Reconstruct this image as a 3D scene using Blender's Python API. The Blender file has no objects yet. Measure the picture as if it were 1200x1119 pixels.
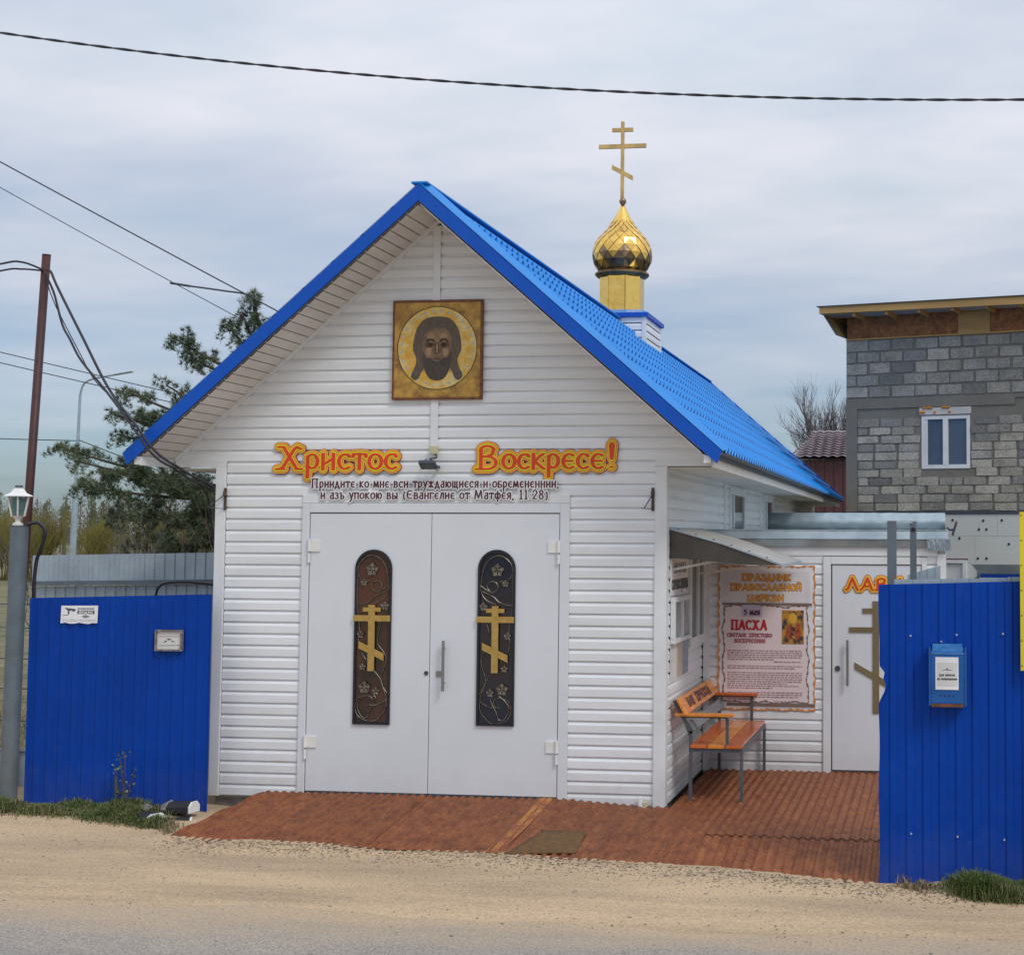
import bpy, math, random
import numpy as np
from mathutils import Vector, Matrix
rnd = random.Random(7)
S = bpy.context.scene
COL = S.collection
R = math.radians

# ---------------------------------------------------------------- camera
CAM = Vector((6.5717, -12.7611, 2.3702))
yaw, pitch, roll = -0.1292, 0.0588, 0.0039
cp, sp, cy_, sy_ = math.cos(pitch), math.sin(pitch), math.cos(yaw), math.sin(yaw)
Fw = Vector((sy_*cp, cy_*cp, sp)); Rt = Vector((cy_, -sy_, 0)); Up = Rt.cross(Fw)
R2 = math.cos(roll)*Rt + math.sin(roll)*Up; U2 = -math.sin(roll)*Rt + math.cos(roll)*Up
cam = bpy.data.cameras.new('camera'); co = bpy.data.objects.new('camera', cam); COL.objects.link(co)
m = Matrix((R2, U2, -Fw)).transposed().to_4x4(); m.translation = CAM
co.matrix_world = m
cam.sensor_fit = 'HORIZONTAL'; cam.sensor_width = 36.0
cam.lens = 1708.4*36/1200
cam.shift_x = -(872.8-600)/1200; cam.shift_y = (528.2-559.5)/1200
cam.clip_start = 0.1; cam.clip_end = 3000
S.camera = co

# ---------------------------------------------------------------- world, sun, exposure
SUN_EL, SUN_AZ = 48, 128      # azimuth measured from +Y towards +X
W = bpy.data.worlds.new('World'); S.world = W; W.use_nodes = True
nt = W.node_tree; N = nt.nodes; Lk = nt.links
for n in list(N): N.remove(n)
def wn(t, **k):
    n = N.new(t)
    for a, b in k.items(): setattr(n, a, b)
    return n
sky = wn('ShaderNodeTexSky', sky_type='NISHITA', sun_disc=False)
sky.sun_elevation = R(SUN_EL); sky.sun_rotation = R(SUN_AZ); sky.air_density = 1.0; sky.dust_density = 1.5
tc = wn('ShaderNodeTexCoord')
sep = wn('ShaderNodeSeparateXYZ'); Lk.new(tc.outputs['Generated'], sep.inputs[0])
zc = wn('ShaderNodeMath', operation='MAXIMUM'); Lk.new(sep.outputs[2], zc.inputs[0]); zc.inputs[1].default_value = 0.0
den = wn('ShaderNodeMath', operation='ADD'); Lk.new(zc.outputs[0], den.inputs[0]); den.inputs[1].default_value = 0.13
dx = wn('ShaderNodeMath', operation='DIVIDE'); Lk.new(sep.outputs[0], dx.inputs[0]); Lk.new(den.outputs[0], dx.inputs[1])
dy = wn('ShaderNodeMath', operation='DIVIDE'); Lk.new(sep.outputs[1], dy.inputs[0]); Lk.new(den.outputs[0], dy.inputs[1])
cmb = wn('ShaderNodeCombineXYZ'); Lk.new(dx.outputs[0], cmb.inputs[0]); Lk.new(dy.outputs[0], cmb.inputs[1])
mp = wn('ShaderNodeMapping'); mp.inputs['Scale'].default_value = (0.9, 1.35, 1); mp.inputs['Rotation'].default_value = (0, 0, R(18)); mp.inputs['Location'].default_value = (3.1, 0.4, 0)
Lk.new(cmb.outputs[0], mp.inputs[0])
nz = wn('ShaderNodeTexNoise'); nz.inputs['Scale'].default_value = 0.8; nz.inputs['Detail'].default_value = 5; nz.inputs['Roughness'].default_value = 0.46
Lk.new(mp.outputs[0], nz.inputs['Vector'])
nz2 = wn('ShaderNodeTexNoise'); nz2.inputs['Scale'].default_value = 2.2; nz2.inputs['Detail'].default_value = 6; nz2.inputs['Roughness'].default_value = 0.56
Lk.new(mp.outputs[0], nz2.inputs['Vector'])
# coverage: thin near the horizon, closed higher up
cov = wn('ShaderNodeMapRange'); Lk.new(zc.outputs[0], cov.inputs[0])
cov.inputs[1].default_value = 0.0; cov.inputs[2].default_value = 0.26; cov.inputs[3].default_value = 0.25; cov.inputs[4].default_value = 0.92
ad = wn('ShaderNodeMath', operation='MULTIPLY_ADD'); Lk.new(nz.outputs[0], ad.inputs[0]); ad.inputs[1].default_value = 1.5; ad.inputs[2].default_value = -0.75
ad2 = wn('ShaderNodeMath', operation='ADD', use_clamp=True); Lk.new(ad.outputs[0], ad2.inputs[0]); Lk.new(cov.outputs[0], ad2.inputs[1])
# cloud tone: light and grey streaks, brighter towards the zenith as an overcast is
cr = wn('ShaderNodeValToRGB'); Lk.new(nz2.outputs[0], cr.inputs[0])
cr.color_ramp.elements[0].position = 0.30; cr.color_ramp.elements[0].color = (0.615, 0.69, 0.795, 1)
cr.color_ramp.elements[1].position = 0.70; cr.color_ramp.elements[1].color = (0.815, 0.825, 0.905, 1)
zen = wn('ShaderNodeMapRange'); Lk.new(zc.outputs[0], zen.inputs[0])
zen.inputs[1].default_value = 0.0; zen.inputs[2].default_value = 1.0; zen.inputs[3].default_value = 7.4; zen.inputs[4].default_value = 14.5
sc_ = wn('ShaderNodeVectorMath', operation='SCALE'); Lk.new(cr.outputs[0], sc_.inputs[0]); Lk.new(zen.outputs[0], sc_.inputs['Scale'])
blue = wn('ShaderNodeVectorMath', operation='MULTIPLY'); Lk.new(sky.outputs[0], blue.inputs[0]); blue.inputs[1].default_value = (0.62, 0.80, 0.98)
mx = wn('ShaderNodeMix', data_type='RGBA'); Lk.new(ad2.outputs[0], mx.inputs[0]); Lk.new(blue.outputs[0], mx.inputs[6]); Lk.new(sc_.outputs[0], mx.inputs[7])
bg = wn('ShaderNodeBackground'); bg.inputs[1].default_value = 0.1; Lk.new(mx.outputs[2], bg.inputs[0])
wo = wn('ShaderNodeOutputWorld'); Lk.new(bg.outputs[0], wo.inputs[0])
sun = bpy.data.lights.new('sun', 'SUN'); sun.energy = 1.3; sun.angle = R(16); sun.color = (1.0, 0.96, 0.89)
so = bpy.data.objects.new('sun', sun); COL.objects.link(so)
sd = Vector((math.sin(R(SUN_AZ))*math.cos(R(SUN_EL)), math.cos(R(SUN_AZ))*math.cos(R(SUN_EL)), math.sin(R(SUN_EL))))
so.rotation_euler = sd.to_track_quat('Z', 'Y').to_euler()
S.view_settings.view_transform = 'Standard'; S.view_settings.look = 'None'; S.view_settings.gamma = 1.0
S.view_settings.use_curve_mapping = False; S.view_settings.exposure = 0.10
S.render.resolution_x = 1024; S.render.resolution_y = 954

# ---------------------------------------------------------------- materials
SPLASH = {}
def mat(name, col, rough=0.5, metal=0.0, col2=None, scale=3.0, detail=4.0, lo=0.4, hi=0.65, bump=0.0, bscale=40.0,
        spec=0.5, coat=0.0, stretch=(1, 1, 1), rand=0.0, trans=0.0, alpha=None, fine=0.0, fscale=120.0):
    M = bpy.data.materials.new(name); M.use_nodes = True
    t = M.node_tree; b = t.nodes['Principled BSDF']
    b.inputs['Roughness'].default_value = rough; b.inputs['Metallic'].default_value = metal
    b.inputs['Specular IOR Level'].default_value = spec; b.inputs['Coat Weight'].default_value = coat
    if trans: b.inputs['Transmission Weight'].default_value = trans
    g = t.nodes.new('ShaderNodeNewGeometry'); mpn = t.nodes.new('ShaderNodeMapping'); mpn.inputs['Scale'].default_value = stretch
    t.links.new(g.outputs['Position'], mpn.inputs[0])
    out = None
    if col2 is None: col2 = tuple(c*0.86 for c in col)
    n = t.nodes.new('ShaderNodeTexNoise'); n.inputs['Scale'].default_value = scale; n.inputs['Detail'].default_value = detail
    n.inputs['Roughness'].default_value = 0.6
    t.links.new(mpn.outputs[0], n.inputs['Vector'])
    r = t.nodes.new('ShaderNodeMapRange'); t.links.new(n.outputs[0], r.inputs[0]); r.inputs[1].default_value = lo; r.inputs[2].default_value = hi
    x = t.nodes.new('ShaderNodeMix'); x.data_type = 'RGBA'; t.links.new(r.outputs[0], x.inputs[0])
    x.inputs[6].default_value = (*col, 1); x.inputs[7].default_value = (*col2, 1)
    out = x.outputs[2]
    if rand:
        oi = t.nodes.new('ShaderNodeObjectInfo'); rr = t.nodes.new('ShaderNodeMapRange'); t.links.new(oi.outputs['Random'], rr.inputs[0])
        rr.inputs[3].default_value = 1-rand; rr.inputs[4].default_value = 1+rand
        v = t.nodes.new('ShaderNodeVectorMath'); v.operation = 'SCALE'; t.links.new(out, v.inputs[0]); t.links.new(rr.outputs[0], v.inputs['Scale']); out = v.outputs[0]
    if fine:
        fn = t.nodes.new('ShaderNodeTexNoise'); fn.inputs['Scale'].default_value = fscale; fn.inputs['Detail'].default_value = 3
        t.links.new(g.outputs['Position'], fn.inputs['Vector'])
        fr = t.nodes.new('ShaderNodeMapRange'); t.links.new(fn.outputs[0], fr.inputs[0]); fr.inputs[1].default_value = 0.3; fr.inputs[2].default_value = 0.7
        fr.inputs[3].default_value = 1-fine; fr.inputs[4].default_value = 1+fine
        v2 = t.nodes.new('ShaderNodeVectorMath'); v2.operation = 'SCALE'; t.links.new(out, v2.inputs[0]); t.links.new(fr.outputs[0], v2.inputs['Scale']); out = v2.outputs[0]
    if name in SPLASH:      # dust thrown up on the foot of the sheet, in patches, and thin runs
        amt, ht = SPLASH[name]
        sx = t.nodes.new('ShaderNodeSeparateXYZ'); t.links.new(g.outputs['Position'], sx.inputs[0])
        sn = t.nodes.new('ShaderNodeTexNoise'); sn.inputs['Scale'].default_value = 7; sn.inputs['Detail'].default_value = 7; sn.inputs['Roughness'].default_value = 0.7; t.links.new(g.outputs['Position'], sn.inputs['Vector'])
        sr_ = t.nodes.new('ShaderNodeMapRange'); t.links.new(sx.outputs[2], sr_.inputs[0]); sr_.inputs[1].default_value = -0.1; sr_.inputs[2].default_value = ht; sr_.inputs[3].default_value = 0.62; sr_.inputs[4].default_value = -0.12
        sa = t.nodes.new('ShaderNodeMath'); sa.operation = 'MULTIPLY_ADD'; t.links.new(sn.outputs[0], sa.inputs[0]); sa.inputs[1].default_value = 1.3; sa.inputs[2].default_value = -0.6
        sb = t.nodes.new('ShaderNodeMath'); sb.operation = 'ADD'; sb.use_clamp = True; t.links.new(sa.outputs[0], sb.inputs[0]); t.links.new(sr_.outputs[0], sb.inputs[1])
        sm_ = t.nodes.new('ShaderNodeMath'); sm_.operation = 'MULTIPLY'; t.links.new(sb.outputs[0], sm_.inputs[0]); sm_.inputs[1].default_value = amt
        sxx = t.nodes.new('ShaderNodeMix'); sxx.data_type = 'RGBA'; t.links.new(sm_.outputs[0], sxx.inputs[0]); t.links.new(out, sxx.inputs[6]); sxx.inputs[7].default_value = (0.30, 0.24, 0.17, 1); out = sxx.outputs[2]
    t.links.new(out, b.inputs['Base Color'])
    if bump:
        bn = t.nodes.new('ShaderNodeTexNoise'); bn.inputs['Scale'].default_value = bscale; bn.inputs['Detail'].default_value = 5
        t.links.new(mpn.outputs[0], bn.inputs['Vector'])
        bp = t.nodes.new('ShaderNodeBump'); bp.inputs['Strength'].default_value = bump; bp.inputs['Distance'].default_value = 0.01
        t.links.new(bn.outputs[0], bp.inputs['Height']); t.links.new(bp.outputs[0], b.inputs['Normal'])
    if alpha is not None: b.inputs['Alpha'].default_value = alpha
    M['out'] = 1
    return M
SPLASH = {'white_vinyl': (.40, .45), 'white_trim': (.30, .4), 'blue_fence_paint': (.10, .35), 'white_door_paint': (.18, .35), 'grey_post_paint': (.25, 1.0)}
vinyl = mat('white_vinyl', (0.775, 0.80, 0.825), 0.42, col2=(0.70, 0.725, 0.74), scale=1.4, bump=0.06, bscale=60, stretch=(0.5, 0.5, 3), rand=0.03)
trimw = mat('white_trim', (0.74, 0.77, 0.79), 0.38, col2=(0.67, 0.69, 0.70), scale=2.2)
soffitm = mat('soffit_vinyl', (0.72, 0.70, 0.68), 0.5, col2=(0.64, 0.62, 0.60), rand=0.04)
wallcore = mat('wall_core', (0.30, 0.29, 0.27), 0.8)
doorw = mat('white_door_paint', (0.69, 0.72, 0.77), 0.33, col2=(0.65, 0.68, 0.725), scale=0.9, bump=0.03, bscale=25)
blackm = mat('black_metal', (0.012, 0.012, 0.016), 0.4)
copper = mat('bronze_glass', (0.085, 0.030, 0.016), 0.12, col2=(0.02, 0.012, 0.014), scale=2.4, lo=0.42, hi=0.6, spec=0.7)
darkglass = mat('dark_glass', (0.010, 0.013, 0.028), 0.10, spec=0.7)
winglass = mat('window_glass', (0.10, 0.12, 0.13), 0.08, spec=0.9, col2=(0.045, 0.06, 0.07), scale=1.2)  # pale tone has the reflected sky put into the glass colour
scroll = mat('scroll_iron', (0.26, 0.23, 0.18), 0.4, 0.7, col2=(0.09, 0.08, 0.065), scale=22)
goldp = mat('gold_paint', (0.50, 0.33, 0.09), 0.42, 0.25, col2=(0.40, 0.25, 0.06), scale=18)
olive = mat('olive_paint', (0.20, 0.155, 0.075), 0.5, col2=(0.165, 0.125, 0.06))
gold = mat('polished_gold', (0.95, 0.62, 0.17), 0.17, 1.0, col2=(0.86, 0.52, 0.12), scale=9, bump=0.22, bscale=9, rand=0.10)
goldd = mat('dark_gold', (0.34, 0.22, 0.10), 0.40, 0.9, col2=(0.13, 0.10, 0.08), scale=7, rand=0.45)  # darker gold; on the lower dome plates it paints in dark reflections
roofm = mat('blue_roof_tile', (0.006, 0.215, 0.64), 0.38, col2=(0.006, 0.195, 0.58), scale=1.5, spec=0.35)
trimb = mat('blue_trim', (0.001, 0.085, 0.50), 0.42, col2=(0.001, 0.076, 0.46), scale=3, spec=0.3)
bluef = mat('blue_fence_paint', (0.0, 0.048, 0.34), 0.44, col2=(0.0, 0.040, 0.29), scale=1.3, bump=0.3, bscale=2.2, spec=0.16, fine=0.05, fscale=18)
boxblue = mat('mailbox_paint', (0.004, 0.10, 0.36), 0.35, col2=(0.004, 0.07, 0.26), scale=9)
boxlid = mat('mailbox_lid_paint', (0.05, 0.19, 0.42), 0.3, col2=(0.03, 0.12, 0.3), scale=14)
galv = mat('galvanised', (0.40, 0.47, 0.50), 0.38, 0.55, col2=(0.30, 0.37, 0.41), scale=4, bump=0.25, bscale=6)
galvl = mat('pale_galvanised', (0.40, 0.48, 0.54), 0.45, 0.3, col2=(0.31, 0.38, 0.44), scale=3, bump=0.05)
greyp = mat('grey_post_paint', (0.12, 0.155, 0.185), 0.5, col2=(0.095, 0.12, 0.14), scale=5, bump=0.1, fine=0.12)
greyd = mat('dark_grey_metal', (0.055, 0.07, 0.09), 0.5)
brownp = mat('brown_pole_paint', (0.075, 0.022, 0.018), 0.55, col2=(0.05, 0.016, 0.014), scale=7)
cable = mat('black_cable', (0.012, 0.012, 0.02), 0.5)
wirem = mat('wire', (0.03, 0.032, 0.045), 0.6)
steel = mat('brushed_steel', (0.35, 0.35, 0.36), 0.35, 0.9)
concrete = mat('foundation_concrete', (0.23, 0.22, 0.20), 0.9, col2=(0.13, 0.12, 0.11), scale=9, bump=0.6, bscale=30, fine=0.2)
whitep = mat('white_plastic', (0.80, 0.80, 0.77), 0.4)
creamp = mat('cream_plastic', (0.55, 0.50, 0.32), 0.45)
wood = mat('varnished_wood', (0.74, 0.27, 0.03), 0.28, col2=(0.55, 0.16, 0.018), scale=7, stretch=(6, 0.8, 6), rand=0.12, coat=0.3, bump=0.1)
woodr = mat('reddish_wood', (0.58, 0.14, 0.022), 0.28, col2=(0.40, 0.075, 0.014), scale=7, stretch=(6, 0.8, 6), rand=0.12, coat=0.3, bump=0.1)
carve = mat('carved_letters', (0.12, 0.045, 0.035), 0.6)
benchm = mat('bench_metal', (0.085, 0.095, 0.105), 0.5, rand=0.05)
red = mat('sign_red', (0.72, 0.05, 0.008), 0.45)
dred = mat('sign_dark_red', (0.33, 0.018, 0.012), 0.5)
orange = mat('sign_orange', (0.92, 0.45, 0.06), 0.45)
lemon = mat('sign_lemon', (0.78, 0.60, 0.012), 0.45)
maroon = mat('maroon_print', (0.085, 0.018, 0.03), 0.6)
greyink = mat('grey_print', (0.10, 0.10, 0.11), 0.6)
pinkink = mat('pink_print', (0.42, 0.13, 0.15), 0.6)
brownink = mat('brown_print', (0.22, 0.15, 0.12), 0.6)
signw = mat('sign_white', (0.82, 0.82, 0.84), 0.5)
paper = mat('paper', (0.66, 0.66, 0.64), 0.6)
paperb = mat('blue_paper', (0.22, 0.30, 0.42), 0.6, col2=(0.34, 0.38, 0.44), scale=14)
papert = mat('tan_paper', (0.48, 0.40, 0.30), 0.6, col2=(0.55, 0.5, 0.42), scale=14)
posterp = mat('poster_paper', (0.80, 0.70, 0.72), 0.55, col2=(0.76, 0.64, 0.66), scale=1.5)
posterg = mat('poster_panel', (0.74, 0.73, 0.76), 0.5)
yellowm = mat('yellow_sheet', (0.72, 0.60, 0.02), 0.4)
rust = mat('rusty_sheet', (0.150, 0.042, 0.017), 0.62, 0.15, col2=(0.31, 0.108, 0.034), scale=7.5, lo=0.34, hi=0.72, detail=12, stretch=(1.2, 1.0, 1), bump=0.4, bscale=70, rand=0.08, fine=0.34, fscale=55)
mossy = mat('worn_mat', (0.17, 0.085, 0.028), 0.95, col2=(0.10, 0.06, 0.025), scale=20, bump=1.0, bscale=90, fine=0.3, fscale=150)
leafg = mat('grass_green', (0.075, 0.12, 0.022), 0.6, col2=(0.14, 0.15, 0.05), scale=3)
leafd = mat('dry_grass', (0.23, 0.18, 0.10), 0.7)
leaff = mat('young_leaf', (0.16, 0.22, 0.10), 0.6)
pineg = mat('pine_needles', (0.055, 0.092, 0.045), 0.55, col2=(0.125, 0.150, 0.075), scale=1.6, lo=0.35, hi=0.6)
bark = mat('bark', (0.085, 0.06, 0.045), 0.9, col2=(0.05, 0.04, 0.03), scale=8)
barkg = mat('grey_bark', (0.13, 0.115, 0.11), 0.9)
twigb = mat('brown_twigs', (0.10, 0.075, 0.055), 0.9, col2=(0.16, 0.12, 0.08), scale=1.5)
willow = mat('willow_twigs', (0.22, 0.20, 0.035), 0.8, col2=(0.17, 0.13, 0.05), scale=0.8)
woodm = mat('far_wood_brown', (0.12, 0.125, 0.075), 0.9, col2=(0.16, 0.15, 0.085), scale=0.25)
stone = mat('pebble', (0.34, 0.29, 0.23), 0.85, rand=0.2, col2=(0.20, 0.18, 0.16), scale=9)
blockm = mat('cinder_block', (0.32, 0.305, 0.27), 0.95, col2=(0.235, 0.225, 0.195), scale=4, lo=.42, hi=.68, bump=0.7, bscale=30, rand=0.20, fine=0.3, fscale=40)
blockl = mat('pale_cinder_block', (0.385, 0.36, 0.30), 0.95, col2=(0.27, 0.25, 0.205), scale=4, lo=.45, hi=.7, bump=0.7, bscale=30, rand=0.22, fine=0.28, fscale=40)
blockd = mat('dark_cinder_block', (0.215, 0.21, 0.195), 0.95, col2=(0.28, 0.27, 0.24), scale=4, lo=.42, hi=.65, bump=0.7, bscale=30, rand=0.2, fine=0.25, fscale=40)
mortar = mat('mortar', (0.195, 0.18, 0.148), 0.95, col2=(0.215, 0.205, 0.175), scale=3, bump=0.6, bscale=20, fine=0.2)
lintelm = mat('aerated_block', (0.62, 0.60, 0.55), 0.9)
foam = mat('foam_orange', (0.60, 0.25, 0.03), 0.8)
timber = mat('timber', (0.52, 0.31, 0.10), 0.7, col2=(0.42, 0.24, 0.08), scale=3, stretch=(0.3, 0.3, 4))
osb = mat('osb_board', (0.36, 0.15, 0.045), 0.8, col2=(0.20, 0.075, 0.028), scale=9, lo=0.35, hi=0.65, fine=0.3, fscale=25)
insul = mat('foam_board', (0.60, 0.61, 0.57), 0.8, col2=(0.55, 0.56, 0.52), scale=1.0)
darkdot = mat('anchor_cap', (0.03, 0.03, 0.035), 0.6)
tilem = mat('mauve_roof_tile', (0.20, 0.145, 0.165), 0.45, rand=0.05)
tiler = mat('dark_red_sheet', (0.085, 0.028, 0.032), 0.4, rand=0.1)
rubber = mat('black_rubber', (0.018, 0.018, 0.022), 0.7)
iconb = mat('icon_gold_board', (0.55, 0.33, 0.06), 0.5, 0.1, col2=(0.24, 0.12, 0.03), scale=11, detail=8, lo=0.35, hi=0.65, fine=0.35, fscale=90)
iconh = mat('icon_halo_gold', (0.66, 0.37, 0.04), 0.45, 0.1, col2=(0.70, 0.55, 0.22), scale=11, lo=.42, hi=.62, detail=8, fine=0.28, fscale=110)
iconr = mat('icon_red_brown', (0.22, 0.075, 0.02), 0.6, col2=(0.10, 0.03, 0.015), scale=20)
iconhair = mat('icon_hair', (0.075, 0.055, 0.042), 0.6, col2=(0.15, 0.115, 0.08), scale=40, stretch=(3, 1, 0.6))
iconskin = mat('icon_skin', (0.25, 0.155, 0.08), 0.6, col2=(0.11, 0.065, 0.038), scale=9, lo=.42, hi=.62)
iconsk2 = mat('icon_skin_light', (0.36, 0.235, 0.125), 0.6, col2=(0.24, 0.15, 0.08), scale=20)
iconsh = mat('icon_skin_shade', (0.12, 0.07, 0.04), 0.6)
iconbeard = mat('icon_beard', (0.045, 0.034, 0.03), 0.6, col2=(0.09, 0.068, 0.05), scale=30, stretch=(4, 1, .7))
icondark = mat('icon_dark_lines', (0.018, 0.013, 0.014), 0.6)
iconlt = mat('icon_pale', (0.52, 0.50, 0.40), 0.6, col2=(0.40, 0.36, 0.24), scale=60)
teal = mat('lamp_teal', (0.07, 0.26, 0.26), 0.3)
lampglass = mat('lamp_glass', (0.16, 0.26, 0.26), 0.12, spec=0.6, alpha=0.45)
poly = mat('polycarbonate', (0.085, 0.072, 0.06), 0.30, col2=(0.045, 0.038, 0.034), scale=2.0, stretch=(1, 5, 1), bump=0.05)  # shade seen through the translucent sheet is put into this dark colour
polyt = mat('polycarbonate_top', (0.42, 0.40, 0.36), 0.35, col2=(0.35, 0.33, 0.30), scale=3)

# ground: sandy earth; the road: dusty asphalt worn into the sand
def ground_mat():
    M = mat('sandy_ground', (0.51, 0.375, 0.235), 0.95, col2=(0.36, 0.265, 0.17), scale=1.3, detail=8, bump=0.8, bscale=22, fine=0.22, fscale=55, stretch=(0.28, 1.5, 1))
    t = M.node_tree; b = t.nodes['Principled BSDF']
    src = b.inputs['Base Color'].links[0].from_socket
    g = t.nodes.new('ShaderNodeNewGeometry')
    # dark grit
    v = t.nodes.new('ShaderNodeTexNoise'); v.inputs['Scale'].default_value = 26; v.inputs['Detail'].default_value = 6; v.inputs['Roughness'].default_value = 0.75
    mp1 = t.nodes.new('ShaderNodeMapping'); mp1.inputs['Scale'].default_value = (0.7, 1.4, 1); t.links.new(g.outputs[0], mp1.inputs[0]); t.links.new(mp1.outputs[0], v.inputs[0])
    r = t.nodes.new('ShaderNodeMapRange'); t.links.new(v.outputs[0], r.inputs[0]); r.inputs[1].default_value = 0.60; r.inputs[2].default_value = 0.68
    p = t.nodes.new('ShaderNodeTexNoise'); p.inputs['Scale'].default_value = 0.9; p.inputs['Detail'].default_value = 4; t.links.new(mp1.outputs[0], p.inputs[0])
    pr_ = t.nodes.new('ShaderNodeMapRange'); t.links.new(p.outputs[0], pr_.inputs[0]); pr_.inputs[1].default_value = 0.42; pr_.inputs[2].default_value = 0.62; pr_.inputs[3].default_value = 0.12; pr_.inputs[4].default_value = 0.75
    mu = t.nodes.new('ShaderNodeMath'); mu.operation = 'MULTIPLY'; t.links.new(r.outputs[0], mu.inputs[0]); t.links.new(pr_.outputs[0], mu.inputs[1])
    x = t.nodes.new('ShaderNodeMix'); x.data_type = 'RGBA'; t.links.new(mu.outputs[0], x.inputs[0]); t.links.new(src, x.inputs[6]); x.inputs[7].default_value = (0.12, 0.095, 0.075, 1)
    # grassy soil beyond the plot (the verge left and the land behind)
    s = t.nodes.new('ShaderNodeSeparateXYZ'); t.links.new(g.outputs[0], s.inputs[0])
    gy = t.nodes.new('ShaderNodeMapRange'); t.links.new(s.outputs[1], gy.inputs[0]); gy.inputs[1].default_value = 0.6; gy.inputs[2].default_value = 3.0
    x2 = t.nodes.new('ShaderNodeMix'); x2.data_type = 'RGBA'; t.links.new(gy.outputs[0], x2.inputs[0]); t.links.new(x.outputs[2], x2.inputs[6]); gc = t.nodes.new('ShaderNodeValToRGB'); gc.color_ramp.elements[0].position = .38; gc.color_ramp.elements[0].color = (0.075, 0.09, 0.032, 1); gc.color_ramp.elements[1].position = .62; gc.color_ramp.elements[1].color = (0.21, 0.175, 0.10, 1)
    gn = t.nodes.new('ShaderNodeTexNoise'); gn.inputs['Scale'].default_value = 1.1; gn.inputs['Detail'].default_value = 9; gn.inputs['Roughness'].default_value = 0.72; t.links.new(g.outputs[0], gn.inputs[0]); t.links.new(gn.outputs[0], gc.inputs[0]); t.links.new(gc.outputs[0], x2.inputs[7])
    t.links.new(x2.outputs[2], b.inputs['Base Color'])
    return M
def road_mat():
    M = mat('dusty_asphalt', (0.275, 0.25, 0.225), 0.92, col2=(0.345, 0.30, 0.25), scale=0.8, bump=1.0, bscale=70, fine=0.42, fscale=85, stretch=(0.5, 1.3, 1))
    t = M.node_tree; b = t.nodes['Principled BSDF']; src = b.inputs['Base Color'].links[0].from_socket
    g = t.nodes.new('ShaderNodeNewGeometry'); s = t.nodes.new('ShaderNodeSeparateXYZ'); t.links.new(g.outputs[0], s.inputs[0])
    n = t.nodes.new('ShaderNodeTexNoise'); n.inputs['Scale'].default_value = 2.5; n.inputs['Detail'].default_value = 8; n.inputs['Roughness'].default_value = 0.7
    mp1 = t.nodes.new('ShaderNodeMapping'); mp1.inputs['Scale'].default_value = (0.35, 1.2, 1); t.links.new(g.outputs[0], mp1.inputs[0]); t.links.new(mp1.outputs[0], n.inputs[0])
    a = t.nodes.new('ShaderNodeMapRange'); t.links.new(s.outputs[1], a.inputs[0]); a.inputs[1].default_value = -4.3; a.inputs[2].default_value = -3.35; a.inputs[3].default_value = -0.25; a.inputs[4].default_value = 1.1
    ad = t.nodes.new('ShaderNodeMath'); ad.operation = 'MULTIPLY_ADD'; t.links.new(n.outputs[0], ad.inputs[0]); ad.inputs[1].default_value = 1.6; ad.inputs[2].default_value = -0.8
    su = t.nodes.new('ShaderNodeMath'); su.operation = 'ADD'; su.use_clamp = True; t.links.new(a.outputs[0], su.inputs[0]); t.links.new(ad.outputs[0], su.inputs[1])
    f = t.nodes.new('ShaderNodeTexNoise'); f.inputs['Scale'].default_value = 45; f.inputs['Detail'].default_value = 3; t.links.new(g.outputs[0], f.inputs[0])
    fr = t.nodes.new('ShaderNodeMapRange'); t.links.new(f.outputs[0], fr.inputs[0]); fr.inputs[1].default_value = 0.3; fr.inputs[2].default_value = 0.7; fr.inputs[3].default_value = 0.8; fr.inputs[4].default_value = 1.2
    sand = t.nodes.new('ShaderNodeVectorMath'); sand.operation = 'SCALE'; sand.inputs[0].default_value = (0.46, 0.345, 0.225); t.links.new(fr.outputs[0], sand.inputs['Scale'])
    x = t.nodes.new('ShaderNodeMix'); x.data_type = 'RGBA'; t.links.new(su.outputs[0], x.inputs[0]); t.links.new(src, x.inputs[6]); t.links.new(sand.outputs[0], x.inputs[7])
    t.links.new(x.outputs[2], b.inputs['Base Color'])
    return M
gmat = ground_mat(); rmat = road_mat()

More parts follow.
